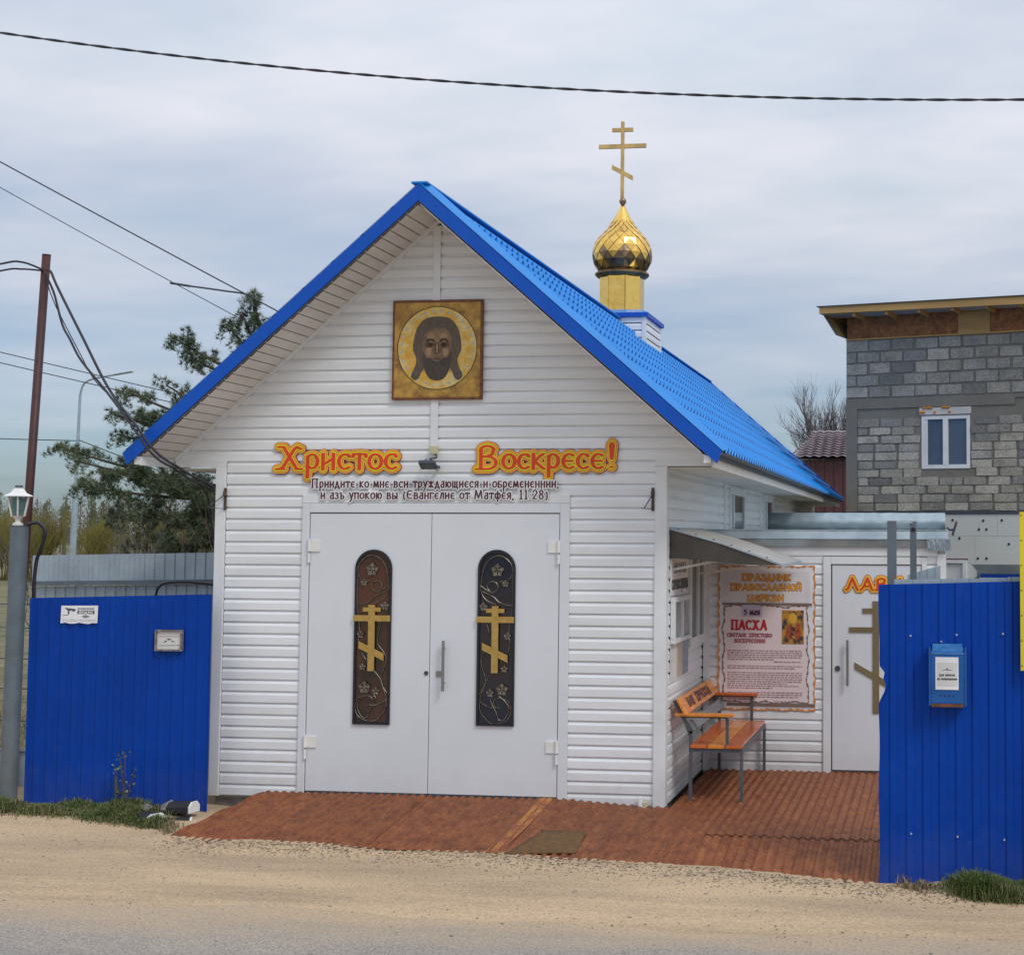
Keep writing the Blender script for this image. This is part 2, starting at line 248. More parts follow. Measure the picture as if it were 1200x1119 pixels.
# ---------------------------------------------------------------- mesh helpers
ORG = {}
def org(o): return ORG.get(o.name, Vector((0, 0, 0))) if o else Vector((0, 0, 0))
class MB:
    def __init__(s): s.v = []; s.f = []
    def quad(s, a, b, c, d): n = len(s.v); s.v += [a, b, c, d]; s.f.append((n, n+1, n+2, n+3)); return s
    def poly(s, pts): n = len(s.v); s.v += list(pts); s.f.append(tuple(range(n, n+len(pts)))); return s
    def box(s, x0, x1, y0, y1, z0, z1):
        n = len(s.v)
        s.v += [(x0,y0,z0),(x1,y0,z0),(x1,y1,z0),(x0,y1,z0),(x0,y0,z1),(x1,y0,z1),(x1,y1,z1),(x0,y1,z1)]
        s.f += [tuple(n+i for i in f) for f in ((0,3,2,1),(4,5,6,7),(0,1,5,4),(1,2,6,5),(2,3,7,6),(3,0,4,7))]
        return s
    def prism(s, pts, d):            # planar polygon pts, extruded by vector d, closed
        n = len(s.v); k = len(pts); d = Vector(d)
        s.v += [tuple(Vector(p)) for p in pts] + [tuple(Vector(p)+d) for p in pts]
        s.f.append(tuple(range(n+k-1, n-1, -1))); s.f.append(tuple(range(n+k, n+2*k)))
        for i in range(k): j = (i+1) % k; s.f.append((n+i, n+j, n+k+j, n+k+i))
        return s
    def bar(s, a, b, w, h, up=(0, 0, 1)):   # rectangular bar from a to b
        a = Vector(a); b = Vector(b); d = (b-a).normalized(); u = Vector(up)
        sx = d.cross(u); sx = sx.normalized() if sx.length > 1e-5 else Vector((1, 0, 0)); u = sx.cross(d).normalized()
        c = [a-sx*w/2-u*h/2, a+sx*w/2-u*h/2, a+sx*w/2+u*h/2, a-sx*w/2+u*h/2]
        return s.prism(c, b-a)
    def tube(s, pts, r, n=8, cap=True):
        pts = [Vector(p) for p in pts]; rs = r if isinstance(r, (list, tuple)) else [r]*len(pts)
        base = len(s.v); ref = None
        for i, p in enumerate(pts):
            d = (pts[min(i+1, len(pts)-1)]-pts[max(i-1, 0)]); d = d.normalized() if d.length > 1e-9 else Vector((0, 0, 1))
            if ref is None: ref = Vector((0, 0, 1)) if abs(d.z) < 0.9 else Vector((1, 0, 0))
            a = d.cross(ref)
            if a.length < 1e-4: ref = Vector((0, 1, 0)); a = d.cross(ref)
            a.normalize(); b = d.cross(a).normalized(); ref = a.cross(d)
            for k in range(n):
                t = 2*math.pi*k/n; s.v.append(tuple(p+(a*math.cos(t)+b*math.sin(t))*rs[i]))
        for i in range(len(pts)-1):
            for k in range(n):
                j = (k+1) % n; s.f.append((base+i*n+k, base+i*n+j, base+(i+1)*n+j, base+(i+1)*n+k))
        if cap:
            s.f.append(tuple(base+k for k in range(n-1, -1, -1))); e = base+(len(pts)-1)*n; s.f.append(tuple(e+k for k in range(n)))
        return s
    def lathe(s, prof, c, n=24, phase=0.0):     # prof [(r,z)]
        base = len(s.v)
        for r, z in prof:
            for k in range(n):
                t = 2*math.pi*(k+phase)/n; s.v.append((c[0]+r*math.cos(t), c[1]+r*math.sin(t), c[2]+z))
        for i in range(len(prof)-1):
            for k in range(n):
                j = (k+1) % n; s.f.append((base+i*n+k, base+i*n+j, base+(i+1)*n+j, base+(i+1)*n+k))
        s.f.append(tuple(base+k for k in range(n-1, -1, -1))); e = base+(len(prof)-1)*n; s.f.append(tuple(e+k for k in range(n)))
        return s
    def mesh(s, name, m, o=Vector((0, 0, 0)), smooth=False):
        me = bpy.data.meshes.new(name); me.from_pydata([tuple(Vector(v)-o) for v in s.v], [], s.f)
        me.materials.append(m)
        if smooth: me.polygons.foreach_set('use_smooth', [True]*len(me.polygons))
        return me
    def build(s, name, m, parent=None, at=None, smooth=False, bevel=0.0):
        o0 = org(parent) if parent else Vector(at or (0, 0, 0))
        ob = bpy.data.objects.new(name, s.mesh(name, m, o0, smooth)); COL.objects.link(ob)
        ORG[ob.name] = o0
        if parent: ob.parent = parent
        else: ob.location = o0
        if bevel:
            b = ob.modifiers.new('bevel', 'BEVEL'); b.width = bevel; b.segments = 2; b.limit_method = 'ANGLE'
        return ob
def inst(name, me, parent, loc):
    ob = bpy.data.objects.new(name, me); COL.objects.link(ob); ob.parent = parent; ob.location = Vector(loc)-org(parent)*1.0
    ORG[ob.name] = org(parent); return ob
def tag(o, label=None, cat=None, group=None, kind=None):
    if label: o['label'] = label
    if cat: o['category'] = cat
    if group: o['group'] = group
    if kind: o['kind'] = kind
    return o
def thing(name, label, cat, loc, group=None, kind=None):
    o = bpy.data.objects.new(name, None); COL.objects.link(o); o.location = loc; o.empty_display_size = 0.2; ORG[o.name] = Vector(loc)
    return tag(o, label, cat, group, kind)
def catmull(P, n=6):
    P = [Vector(p) for p in P]; out = []
    for i in range(len(P)-1):
        a = P[max(i-1, 0)]; b = P[i]; c = P[i+1]; d = P[min(i+2, len(P)-1)]
        for k in range(n):
            t = k/n
            out.append(0.5*((2*b)+(c-a)*t+(2*a-5*b+4*c-d)*t*t+(3*b-3*c+d-a)*t**3))
    out.append(P[-1]); return out

# ---------------------------------------------------------------- lettering: broad-nib stroke alphabet -> contour meshes
def arc(cx, cy, rx, ry, a0, a1, n=10):
    return [(cx+rx*math.cos(R(a0+(a1-a0)*i/n)), cy+ry*math.sin(R(a0+(a1-a0)*i/n))) for i in range(n+1)]
G = {
 'о': (.66, [arc(.33, .5, .30, .46, 0, 360, 14)]),
 'с': (.62, [arc(.36, .5, .30, .46, 50, 310, 12), [(.55, .80), (.50, .95)]]),
 'р': (.64, [[(.08, -.5), (.08, .85)], arc(.30, .52, .26, .44, 150, -150, 12)]),
 'Р': (.64, [[(.1, 0), (.1, 1)], [(0, 0), (.22, 0)], [(.1, .98)]+arc(.3, .72, .26, .27, 90, -90, 8)+[(.1, .45)]]),
 'и': (.68, [[(.08, 0), (.08, 1)], [(.58, 0), (.58, 1)], [(.08, .30), (.58, .72)]]),
 'й': (.68, [[(.08, 0), (.08, 1)], [(.58, 0), (.58, 1)], [(.08, .30), (.58, .72)], arc(.33, 1.34, .16, .13, 200, 340, 5)]),
 'н': (.68, [[(.08, 0), (.08, 1)], [(.58, 0), (.58, 1)], [(.08, .52), (.58, .52)]]),
 'т': (.66, [[(.33, 0), (.33, 1)], [(.02, .80), (.04, .97), (.62, .97), (.64, .80)]]),
 'к': (.66, [[(.08, 0), (.08, 1)], [(.56, .97), (.42, .86), (.14, .50), (.60, .02)]]),
 'е': (.62, [arc(.36, .5, .30, .46, 52, 308, 12), [(.10, .52), (.50, .52)]]),
 'в': (.66, [[(.08, 0), (.08, 1)], [(.08, .97)]+arc(.30, .76, .22, .21, 90, -90, 6)+[(.1, .54)], [(.1, .54)]+arc(.32, .27, .26, .26, 90, -90, 7)+[(0, .01)]]),
 'В': (.74, [[(.14, 0), (.14, .80)], arc(.34, .80, .22, .18, 180, 10, 6)+[(.5, .62), (.32, .54)], [(.18, .54)]+arc(.36, .27, .28, .26, 90, -90, 7)+[(0, .01)]]),
 'Х': (.86, [[(.06, .97), (.22, .97), (.66, .03), (.82, .03)], [(.78, .88), (.66, .97), (.56, .86), (.22, .12), (.10, .03)], [(0, .03), (.24, .03)]]),
 'а': (.60, [[(.50, 1), (.50, 0)], [(.50, .60), (.24, .60)]+arc(.26, .30, .20, .29, 100, 270, 8)+[(.50, .10)], [(.14, .92), (.30, .99), (.50, .90)]]),
 'А': (.72, [[(.02, 0), (.20, .30), (.40, 1), (.68, 0)], [(.20, .32), (.56, .32)]]),
 'Л': (.72, [[(.02, .02), (.14, .10), (.38, 1), (.68, 0)]]),
 'л': (.62, [[(.02, .02), (.10, .08), (.28, 1), (.54, 1)], [(.54, 1), (.54, 0)]]),
 'д': (.74, [[(.10, .04), (.34, 1), (.60, .04)], [(.02, -.22), (.04, .04), (.68, .04), (.70, -.22)]]),
 'м': (.86, [[(.04, 0), (.14, 1), (.42, .10), (.68, 1), (.80, 0)]]),
 'п': (.68, [[(.08, 0), (.08, 1)], [(.58, 0), (.58, 1)], [(.0, .98), (.66, .98)]]),
 'П': (.74, [[(.10, 0), (.10, 1)], [(.62, 0), (.62, 1)], [(.0, .98), (.72, .98)], [(0, 0), (.2, 0)], [(.52, 0), (.72, 0)]]),
 'у': (.62, [[(.04, 1), (.32, .12)], [(.58, 1), (.24, -.35), (.08, -.45)]]),
 'ж': (.92, [[(.44, 0), (.44, 1)], [(.04, .98), (.16, .9), (.44, .5), (.82, .02)], [(.84, .98), (.72, .9), (.44, .5), (.06, .02)]]),
 'ю': (.90, [[(.08, 0), (.08, 1)], [(.08, .5), (.32, .5)], arc(.58, .5, .26, .46, 0, 360, 14)]),
 'щ': (.94, [[(.08, 1), (.08, 0)], [(.42, 1), (.42, 0)], [(.76, 1), (.76, 0)], [(.06, .02), (.86, .02), (.86, -.25)]]),
 'ц': (.74, [[(.08, 1), (.08, 0)], [(.56, 1), (.56, 0)], [(.06, .02), (.66, .02), (.66, -.25)]]),
 'я': (.64, [[(.54, 0), (.54, 1)], [(.54, .97)]+arc(.30, .74, .22, .23, 90, 270, 7)+[(.54, .50)], [(.30, .5), (.06, .02)]]),
 'б': (.64, [[(.08, .98), (.56, .98)], [(.08, 1), (.08, 0)], [(.1, .56)]+arc(.32, .28, .26, .27, 90, -90, 7)+[(0, .01)]]),
 'з': (.56, [arc(.24, .76, .22, .21, 150, -90, 8), arc(.24, .27, .26, .27, 90, -150, 8)]),
 'ъ': (.72, [[(0, .98), (.2, .98), (.2, 0)], [(.2, .54)]+arc(.40, .27, .24, .26, 90, -90, 7)+[(.14, .01)]]),
 'ы': (.86, [[(.08, 1), (.08, 0)], [(.1, .54)]+arc(.28, .27, .22, .26, 90, -90, 7)+[(.04, .01)], [(.74, 0), (.74, 1)]]),
 'ь': (.60, [[(.08, 1), (.08, 0)], [(.1, .54)]+arc(.28, .27, .24, .26, 90, -90, 7)+[(.04, .01)]]),
 'г': (.54, [[(.08, 0), (.08, 1)], [(.0, .98), (.5, .98), (.5, .82)]]),
 'ф': (.86, [[(.42, -.4), (.42, 1.3)], arc(.22, .5, .19, .42, 0, 360, 12), arc(.62, .5, .19, .42, 0, 360, 12)]),
 'ч': (.62, [[(.06, 1), (.06, .62), (.2, .45), (.52, .5)], [(.52, 0), (.52, 1)]]),
 'ш': (.88, [[(.08, 1), (.08, 0)], [(.42, 1), (.42, 0)], [(.76, 1), (.76, 0)], [(.06, .02), (.78, .02)]]),
 '!': (.40, [[(.20, .42), (.16, 1.0), (.20, 1.08), (.24, 1.0), (.20, .42)], [(.19, .08), (.21, .08)]]),
 ',': (.30, [[(.12, .06), (.06, -.2)]]), ':': (.30, [[(.12, .1), (.13, .1)], [(.12, .7), (.13, .7)]]), '.': (.28, [[(.1, .05), (.12, .05)]]),
 '(': (.40, [arc(.50, .5, .36, .80, 125, 235, 8)]), ')': (.40, [arc(-.08, .5, .36, .80, -55, 55, 8)]),
 '1': (.44, [[(.2, 0), (.2, 1.2)], [(.06, 0), (.34, 0)], [(.04, 1.05), (.2, 1.18)]]),
 '2': (.62, [arc(.28, .88, .24, .30, 170, -30, 8)+[(.04, .04), (.54, .04)]]),
 '8': (.62, [arc(.28, .90, .20, .28, 0, 360, 12), arc(.28, .30, .24, .30, 0, 360, 12)]),
 '5': (.58, [[(.5, 1), (.1, 1), (.08, .6)]+arc(.24, .34, .26, .30, 110, -140, 9)]),
 ' ': (.42, []),
}
def glyph(c):
    if c in G: return G[c]
    return G.get(c.lower(), G[' '])
def layout(text, x0, x1, base, xh, caph=None, gap=.14):
    caph = caph or xh; pos = []; x = 0
    for c in text:
        w, st = glyph(c); big = c.isupper() or c.isdigit() or c in '!()'
        sc = caph if big else xh
        if c in '()': sc = xh
        if c.isdigit(): sc = caph*0.84
        pos.append((x, sc, st)); x += (w+gap)*sc
    tot = x-gap*xh; k = (x1-x0)/tot; segs = []
    for px, sc, st in pos:
        for ln in st:
            q = [(x0+(px+p[0]*sc)*k, base+p[1]*sc) for p in ln]
            if len(q) == 1: q = q*2
            segs += [(*q[i], *q[i+1]) for i in range(len(q)-1)]
    return segs
def contour(F, X, Z, y, t):         # marching squares on F<0, plate facing -Y, thickness t behind
    b = MB(); inside = F < 0
    nz_, nx_ = F.shape
    def P(i, j): return (X[i], Z[j])
    def cr_(i0, j0, i1, j1):
        a, c = F[j0, i0], F[j1, i1]; k = a/(a-c); return (X[i0]+(X[i1]-X[i0])*k, Z[j0]+(Z[j1]-Z[j0])*k)
    cnt = inside[:-1, :-1].astype(int)+inside[:-1, 1:]+inside[1:, :-1]+inside[1:, 1:]
    for j in range(nz_-1):
        row = cnt[j]; i = 0
        act = np.nonzero(row)[0]
        if len(act) == 0: continue
        full = row == 4; k = 0
        while k < len(act):
            i = act[k]
            if full[i]:
                e = i
                while e+1 < nx_-1 and full[e+1]: e += 1
                b.poly([(X[i], y, Z[j]), (X[e+1], y, Z[j]), (X[e+1], y, Z[j+1]), (X[i], y, Z[j+1])])
                k += (e-i+1); continue
            cs = [(i, j), (i+1, j), (i+1, j+1), (i, j+1)]; pts = []
            for q in range(4):
                a = cs[q]; c = cs[(q+1) % 4]; ia = inside[a[1], a[0]]; ic = inside[c[1], c[0]]
                if ia: pts.append((P(*a), 0))
                if ia != ic: pts.append((cr_(a[0], a[1], c[0], c[1]), 1))
            if len(pts) >= 3: b.poly([(p[0][0], y, p[0][1]) for p in pts])
            for q in range(len(pts)):
                a = pts[q]; c = pts[(q+1) % len(pts)]
                if a[1] and c[1]: b.quad((a[0][0], y, a[0][1]), (a[0][0], y+t, a[0][1]), (c[0][0], y+t, c[0][1]), (c[0][0], y, c[0][1]))
            k += 1
    return b
def field(segs, pa, pb, step, pad):
    s = np.array(segs); x0 = s[:, [0, 2]].min()-pad; x1 = s[:, [0, 2]].max()+pad; z0 = s[:, [1, 3]].min()-pad; z1 = s[:, [1, 3]].max()+pad
    X = np.arange(x0, x1+step, step); Z = np.arange(z0, z1+step, step)
    F = np.full((len(Z), len(X)), 9.0)
    for ax, az, bx, bz in segs:
        i0 = max(0, int((min(ax, bx)-pa-2*step-x0)/step)); i1 = min(len(X), int((max(ax, bx)+pa+2*step-x0)/step)+2)
        j0 = max(0, int((min(az, bz)-pb-2*step-z0)/step)); j1 = min(len(Z), int((max(az, bz)+pb+2*step-z0)/step)+2)
        gx, gz = np.meshgrid(X[i0:i1]/pa, Z[j0:j1]/pb)
        vx, vz = (bx-ax)/pa, (bz-az)/pb; L = vx*vx+vz*vz+1e-12
        t = np.clip(((gx-ax/pa)*vx+(gz-az/pb)*vz)/L, 0, 1)
        d = np.sqrt((gx-ax/pa-t*vx)**2+(gz-az/pb-t*vz)**2)-1
        sub = F[j0:j1, i0:i1]; np.minimum(sub, d, out=sub)
    return F, X, Z
def letters(name, segs, pa, pb, step, y, t, m, parent=None, frame=None, at=None):
    F, X, Z = field(segs, pa, pb, step, max(pa, pb)+2*step)
    b = contour(F, X, Z, y, t)
    if frame: b.v = [frame(*v) for v in b.v]
    return b.build(name, m, parent, at=at)

# ================================================================ SETTING
def smooth(a, b, x): t = max(0, min(1, (x-a)/(b-a))); return t*t*(3-2*t)
def hsh(x, y):
    return (math.sin(x*1.7+y*0.9+1.3)+math.sin(x*0.63-y*2.1+0.4)+math.sin(x*4.1+y*3.3)*0.5+math.sin(-x*7.3+y*5.9)*0.3)/2.8
def yfront(x):      # where the rusty apron meets the sand
    if x < 3.15: y = -1.36-(x-.29)/(3.15-.29)*.17
    else: y = -1.53-(x-3.15)/(6.17-3.15)*.61
    return y+0.008*math.sin(x*5)+0.006*math.sin(x*13)
def gz(x, y):
    z = -0.118+0.016*hsh(x, y)*smooth(-3.2, -2.6, y)*smooth(14, 8, abs(x-3))
    if y < -1.2 and 0 < x < 6.4:      # sand drifted against the apron's edge
        d = yfront(x)-y
        z += 0.020*math.exp(-(d/0.18)**2)*(0.7+0.3*math.sin(x*6+1)*math.sin(x*2.3)) if d > -0.1 else -0.03*smooth(-0.1, -0.4, d)*0
    if x < 0.2 and y > -1.3: z += 0.05*smooth(-1.3, -0.6, y)*smooth(0.25, -0.4, x)*smooth(3, 0, y)
    if x > 6.3 and -2.6 < y < 0: z += 0.05*smooth(-2.6, -2.05, y)*smooth(6.3, 6.8, x)
    if y > -0.9 and 0.4 < x < 6.6: z = min(z, -0.2)
    return z
def dense(lo, a, b, hi, st):
    L = []; x = a
    while x <= b: L.append(x); x += st
    s = st; x = a; left = []
    while x > lo: s *= 1.45; x -= s; left.append(max(x, lo))
    s = st; x = L[-1]; right = []
    while x < hi: s *= 1.45; x += s; right.append(min(x, hi))
    return left[::-1]+L+right
gx = dense(-1200, -3.5, 9.0, 1200, .07); gy = dense(-60, -4.4, 1.2, 1500, .05)
g = MB()
for y in gy:
    for x in gx: g.v.append((x, y, gz(x, y)))
nx = len(gx)
for j in range(len(gy)-1):
    for i in range(nx-1): g.f.append((j*nx+i, j*nx+i+1, (j+1)*nx+i+1, (j+1)*nx+i))
tag(g.build('ground', gmat, smooth=True), kind='structure')
b = MB(); xs = [-60+1.0*i for i in range(50)]+[-10+.12*i for i in range(180)]+[12+1.0*i for i in range(60)]
ed = lambda x: -3.42+0.10*math.sin(x*0.9)+0.05*math.sin(x*3.1+1)+0.025*math.sin(x*9.7)
ys = [0, -.3, -.8, -1.6, -4, -6.4]
for x in xs:
    for q in ys: yy = ed(x)+q; b.v.append((x, yy, -0.118+(0.0015 if q == 0 else 0.005)))
k = len(ys)
for i in range(len(xs)-1):
    for q in range(k-1): b.f.append((i*k+q, i*k+q+1, (i+1)*k+q+1, (i+1)*k+q))
tag(b.build('road', rmat, smooth=True), kind='structure')

# rusty profiled sheets of the forecourt: ribs run away from the road
def deckz(x, y):
    h0 = 0.045 if x < 3.2 else 0.045*(1-smooth(3.2, 4.15, x))
    yb = -1.15*smooth(3.6, 4.8, x); yf = yfront(x)
    if y >= yb: return h0
    return h0+(-0.122-h0)*(yb-y)/(yb-yf)
def rib(x):
    p = (x/0.0765) % 1.0
    return 0.0150*(smooth(0.05, .28, p)-smooth(0.55, .78, p))
walk = thing('rusty_forecourt', None, None, (3.2, 0, 0), kind='structure')
edges = [0.25, 1.15, 2.06, 2.97, 3.42, 4.3, 5.2, 6.30]
for s_ in range(7):
    a, c = edges[s_], edges[s_+1]; n = max(4, int(round((c-a)/0.0765*6)))
    b = MB(); yt = -0.03 if a < 3.9 else 2.10
    rows = 16 if yt < 0 else 30
    lift = 0.004*(s_ % 2)
    for j in range(rows+1):
        for i in range(n+1):
            x = a-0.03+(c-a+0.03)*i/n; yf = max(yfront(x)-0.015+0.01*math.sin(s_*3.1), -2.085 if x > 6.14 else -9)
            ytop = yt if not (a < 4.3 <= c+.2 and x < 4.19 and yt > 0) else -0.01
            y = yf+(ytop-yf)*j/rows
            if s_ == 0: x = max(x, 0.29+0.23*(y+1.36)/1.33)
            b.v.append((x, y, deckz(x, y)+rib(x)+lift))
    for j in range(rows):
        for i in range(n): q = j*(n+1)+i; b.f.append((q, q+1, q+n+2, q+n+1))
    ob = b.build('metal_sheet', rust, walk, smooth=False)
    sm = ob.modifiers.new('thickness', 'SOLIDIFY'); sm.thickness = 0.002
# lap strip between left and right sheets, worn yellow
b = MB()
for i in range(15):
    t = i/14; y = -1.53+1.50*t; x = 3.12+0.04*t+0.02*math.sin(t*3); z = deckz(x, y)+0.019
    b.v += [(x-.06, y, z-.004), (x, y, z), (x+.06, y, z-.004)]
for i in range(14): q = i*3; b.f += [(q, q+1, q+4, q+3), (q+1, q+2, q+5, q+4)]
b.build('lap_strip', mat('yellowed_rust', (0.42, 0.175, 0.035), 0.8, col2=(0.22, 0.065, 0.03), scale=6, fine=0.3, bump=0.5, bscale=60), walk)
# second course of sheet laid over, edge seen as a fine step at right
b = MB()
for i in range(60):
    x = 4.75+1.50*i/59; y = -1.17+0.01*math.sin(x*4)
    b.v += [(x, y, deckz(x, y)+rib(x)+.009), (x, y+.03, deckz(x, y)+rib(x)+.010)]
for i in range(59): q = i*2; b.f.append((q, q+2, q+3, q+1))
b.build('sheet_edge', rust, walk)

# ================================================================ CHAPEL
C_ = .105
ch = thing('chapel', 'white siding chapel with steep bright blue roof, double door and small gold onion dome', 'chapel', (2.1, 0, 0))
ZT = lambda x: 5.438-.874*abs(x-2.1)
# wall core
b = MB(); b.prism([(0.01, .006, -.02), (4.19, .006, -.02), (4.19, .006, ZT(4.19)-.17), (2.1, .006, 5.27), (.01, .006, ZT(.01)-.17)], (0, 16.3, 0))
b.prism([(-.41, .006, 3.0), (.01, .006, 3.0), (.01, .006, ZT(.01)-.171), (-.41, .006, ZT(-.41)-.171)], (0, .05, 0))
b.prism([(4.19, .006, 3.0), (4.61, .006, 3.0), (4.61, .006, ZT(4.61)-.171), (4.19, .006, ZT(4.19)-.171)], (0, .05, 0))
b.build('wall', wallcore, ch)
MB().box(.03, 4.17, .03, 16.2, -.3, -.021).build('foundation', concrete, ch)
PROF = [(.002, .004), (-.017, .004), (-.017, .068), (-.005, .092), (.001, .0945), (.001, .110)]   # (out, z) of one lapped course; out is negative
def course(xa, xb, zb=0.0):       # xa, xb: functions of z; plank along X facing -Y
    b = MB()
    n = len(PROF)
    for (o, z) in PROF: b.v += [(xa(zb+z), o, z), (xb(zb+z), o, z)]
    for i in range(n-1): b.f.append((2*i, 2*i+1, 2*i+3, 2*i+2))
    return b
def yplank(L):                     # along +Y, facing +X
    b = MB()
    for (o, z) in PROF: b.v += [(-o, 0, z), (-o, L, z)]
    for i in range(len(PROF)-1): b.f.append((2*i, 2*i+1, 2*i+3, 2*i+2))
    return b
def xrow(parent, x0, x1, rows, y=0.0, m=vinyl, z0=0.0, name='siding_board'):
    me = course(lambda z: x0-x0, lambda z: x1-x0).mesh(name, m)
    for i in rows: inst(name, me, parent, (x0, y, z0+i*C_))
def yrow(parent, x, y0, y1, rows, m=vinyl, name='siding_board'):
    me = yplank(y1-y0).mesh(name, m)
    for i in rows: inst(name, me, parent, (x, y0, i*C_))
xrow(ch, .09, .834, range(0, 26)); xrow(ch, 3.343, 4.115, range(0, 26))
xrow(ch, .09, 4.115, range(26, 29))
for i in range(29, 50):
    zb = i*C_
    xl = lambda z: max(-.41, 2.1-(5.268-z)/.874); xr = lambda z: min(4.61, 2.1+(5.268-z)/.874)
    if zb+.09 > 5.26: break
    if i < 31: b = course(xl, xr, zb); b.v = [(x, o, z+zb) for x, o, z in b.v]; b.build('siding_board', vinyl, ch)
    else:
        for s in (0, 1):
            if s == 0: b = course(xl, lambda z: max(2.04, 2.1-(5.268-z)/.874), zb)
            else: b = course(lambda z: min(2.105, 2.1+(5.268-z)/.874), xr, zb)
            b.v = [(x, o, z+zb) for x, o, z in b.v]; b.build('siding_board', vinyl, ch)
yrow(ch, 4.2, .09, 2.1, range(0, 29)); yrow(ch, 4.2, 2.1, 16.2, range(23, 29))
# trims
t_ = MB().box(-.012, .085, -.034, .1, -.005, 2.99).build('corner_trim', trimw, ch, bevel=.004)
MB().box(4.115, 4.224, -.034, .085, -.005, 2.99).build('corner_trim', trimw, ch, bevel=.004)
MB().box(-.415, .0845, -.026, .004, 2.992, 3.05).build('eave_trim', trimw, ch)
MB().box(4.116, 4.62, -.026, .004, 2.992, 3.05).build('eave_trim', trimw, ch)
MB().box(2.035, 2.108, -.030, -.019, 3.13, 5.20).build('joint_trim', trimw, ch, bevel=.003)
MB().box(.835, 3.342, -.030, -.004, 2.662, 2.738).build('header_trim', trimw, ch, bevel=.003)
# trim where gable boards meet the sloping soffit
for s in (-1, 1):
    a = Vector((2.1+s*2.52, -.022, ZT(2.1+s*2.52)-.178)); c = Vector((2.1, -.022, ZT(2.1)-.178))
    MB().bar(a, c, .03, .045, up=(0, 0, 1)).build('soffit_trim', trimw, ch)
# roof: tiled sheets (stepped and waved), shared meshes
SL = 2.67; SLEN = math.hypot(SL, SL*.874); NR = 10
def sheet_mesh(side, w):
    b = MB(); nv = int(round(w/.183*8)); rows = []
    for r in range(NR):
        a = r/NR; c = (r+1)/NR
        rows += [(a, .016), (c-.001, .0), ]
    ux = side; nrm = Vector((side*.658, 0, .753))
    # from the eave (t=0) to the ridge (t=1)
    for (t, st) in rows:
        for i in range(nv+1):
            y = w*i/nv; ph = (y/.183) % 1.0
            wv = .009*math.cos(2*math.pi*ph)
            scal = .018*math.cos(2*math.pi*ph)/SLEN
            tt = min(1.0, max(-.02, t+(scal if st > .0 else scal)))
            p = Vector((side*(SL+.03)*(1-tt), 0, -(SL+.03)*.874*(1-tt)))+nrm*((st*2.1*max(0, math.cos(2*math.pi*ph))**1.3+st*.35)+wv*.7+.008)
            b.v.append((p.x, y, p.z))
    k = nv+1
    for j in range(len(rows)-1):
        for i in range(nv): q = j*k+i; b.f.append((q, q+1, q+k+1, q+k) if side > 0 else (q, q+k, q+k+1, q+1))
    return b.mesh('roof_sheet', roofm)
ms = {1: sheet_mesh(1, 1.098), -1: sheet_mesh(-1, 1.098)}
for s in (1, -1):
    for i in range(15): inst('roof_sheet', ms[s], ch, (2.1, -.52+1.098*i, 5.438))
# underlay (keeps light out) and fascias
for s in (1, -1):
    MB().prism([(2.1, -.58, 5.425), (2.1+s*2.66, -.58, 5.425-2.66*.874), (2.1+s*2.66, -.58, 5.295-2.66*.874+.10), (2.1+s*2.50, -.58, 5.295-2.50*.874), (2.1, -.58, 5.295)], (0, 16.5, 0)).build('roof_deck', wallcore, ch)
# rake boards, front and rear, with folded top flange
for yy, nm in ((-.612, 0), (15.93, 1)):
    for s in (-1, 1):
        xe = 2.1+s*2.70; zt = lambda x: ZT(x)+(.012 if nm == 0 else .060)
        o = 0 if s < 0 else .004
        ov = .055 if s < 0 else -.0
        top = [(2.1+(-s)*ov if s < 0 else 2.1+.012, yy+o, zt(2.1)-(.0 if s > 0 else ov*.0)), (xe, yy+o, zt(xe))]
        hh = .150
        a = Vector((2.1, yy+o, zt(2.1)+.0)); c = Vector((xe, yy+o, zt(xe)))
        pts = [a, c, c+Vector((-s*.028, 0, -.085-.05)), Vector((2.1+ (0 if s > 0 else 0), yy+o, a.z-hh-(.05 if nm else 0)))]
        pts = [a, c, c+Vector((-s*.045, 0, -.105)), Vector((2.1, yy+o, a.z-hh-(.05 if nm else 0)))]
        MB().prism([tuple(p) for p in pts], (0, .02, 0)).build('rake_board', trimb, ch)
        # flange on the roof plane
        nrm = Vector((s*.658, 0, .753))*.014
        f0 = Vector((2.1, yy, ZT(2.1)))+nrm; f1 = Vector((xe, yy, ZT(xe)))+nrm; up_ = nrm*(3.6 if nm == 0 else 4.2)
        MB().prism([tuple(f0+(up_ if nm else up_*0)), tuple(f1+(up_ if nm else up_*0)), tuple(f1+Vector((0, .125 if nm == 0 else .03, 0))+up_), tuple(f0+Vector((0, .125 if nm == 0 else .03, 0))+up_)], tuple(nrm*.1)).build('rake_flange', roofm, ch)
        MB().box(0, 0.001, 0, 0.001, 0, 0.001)
MB().bar((2.1, -.60, 5.462), (2.1, 15.94, 5.462), .15, .022).build('ridge_cap', roofm, ch, bevel=.008)
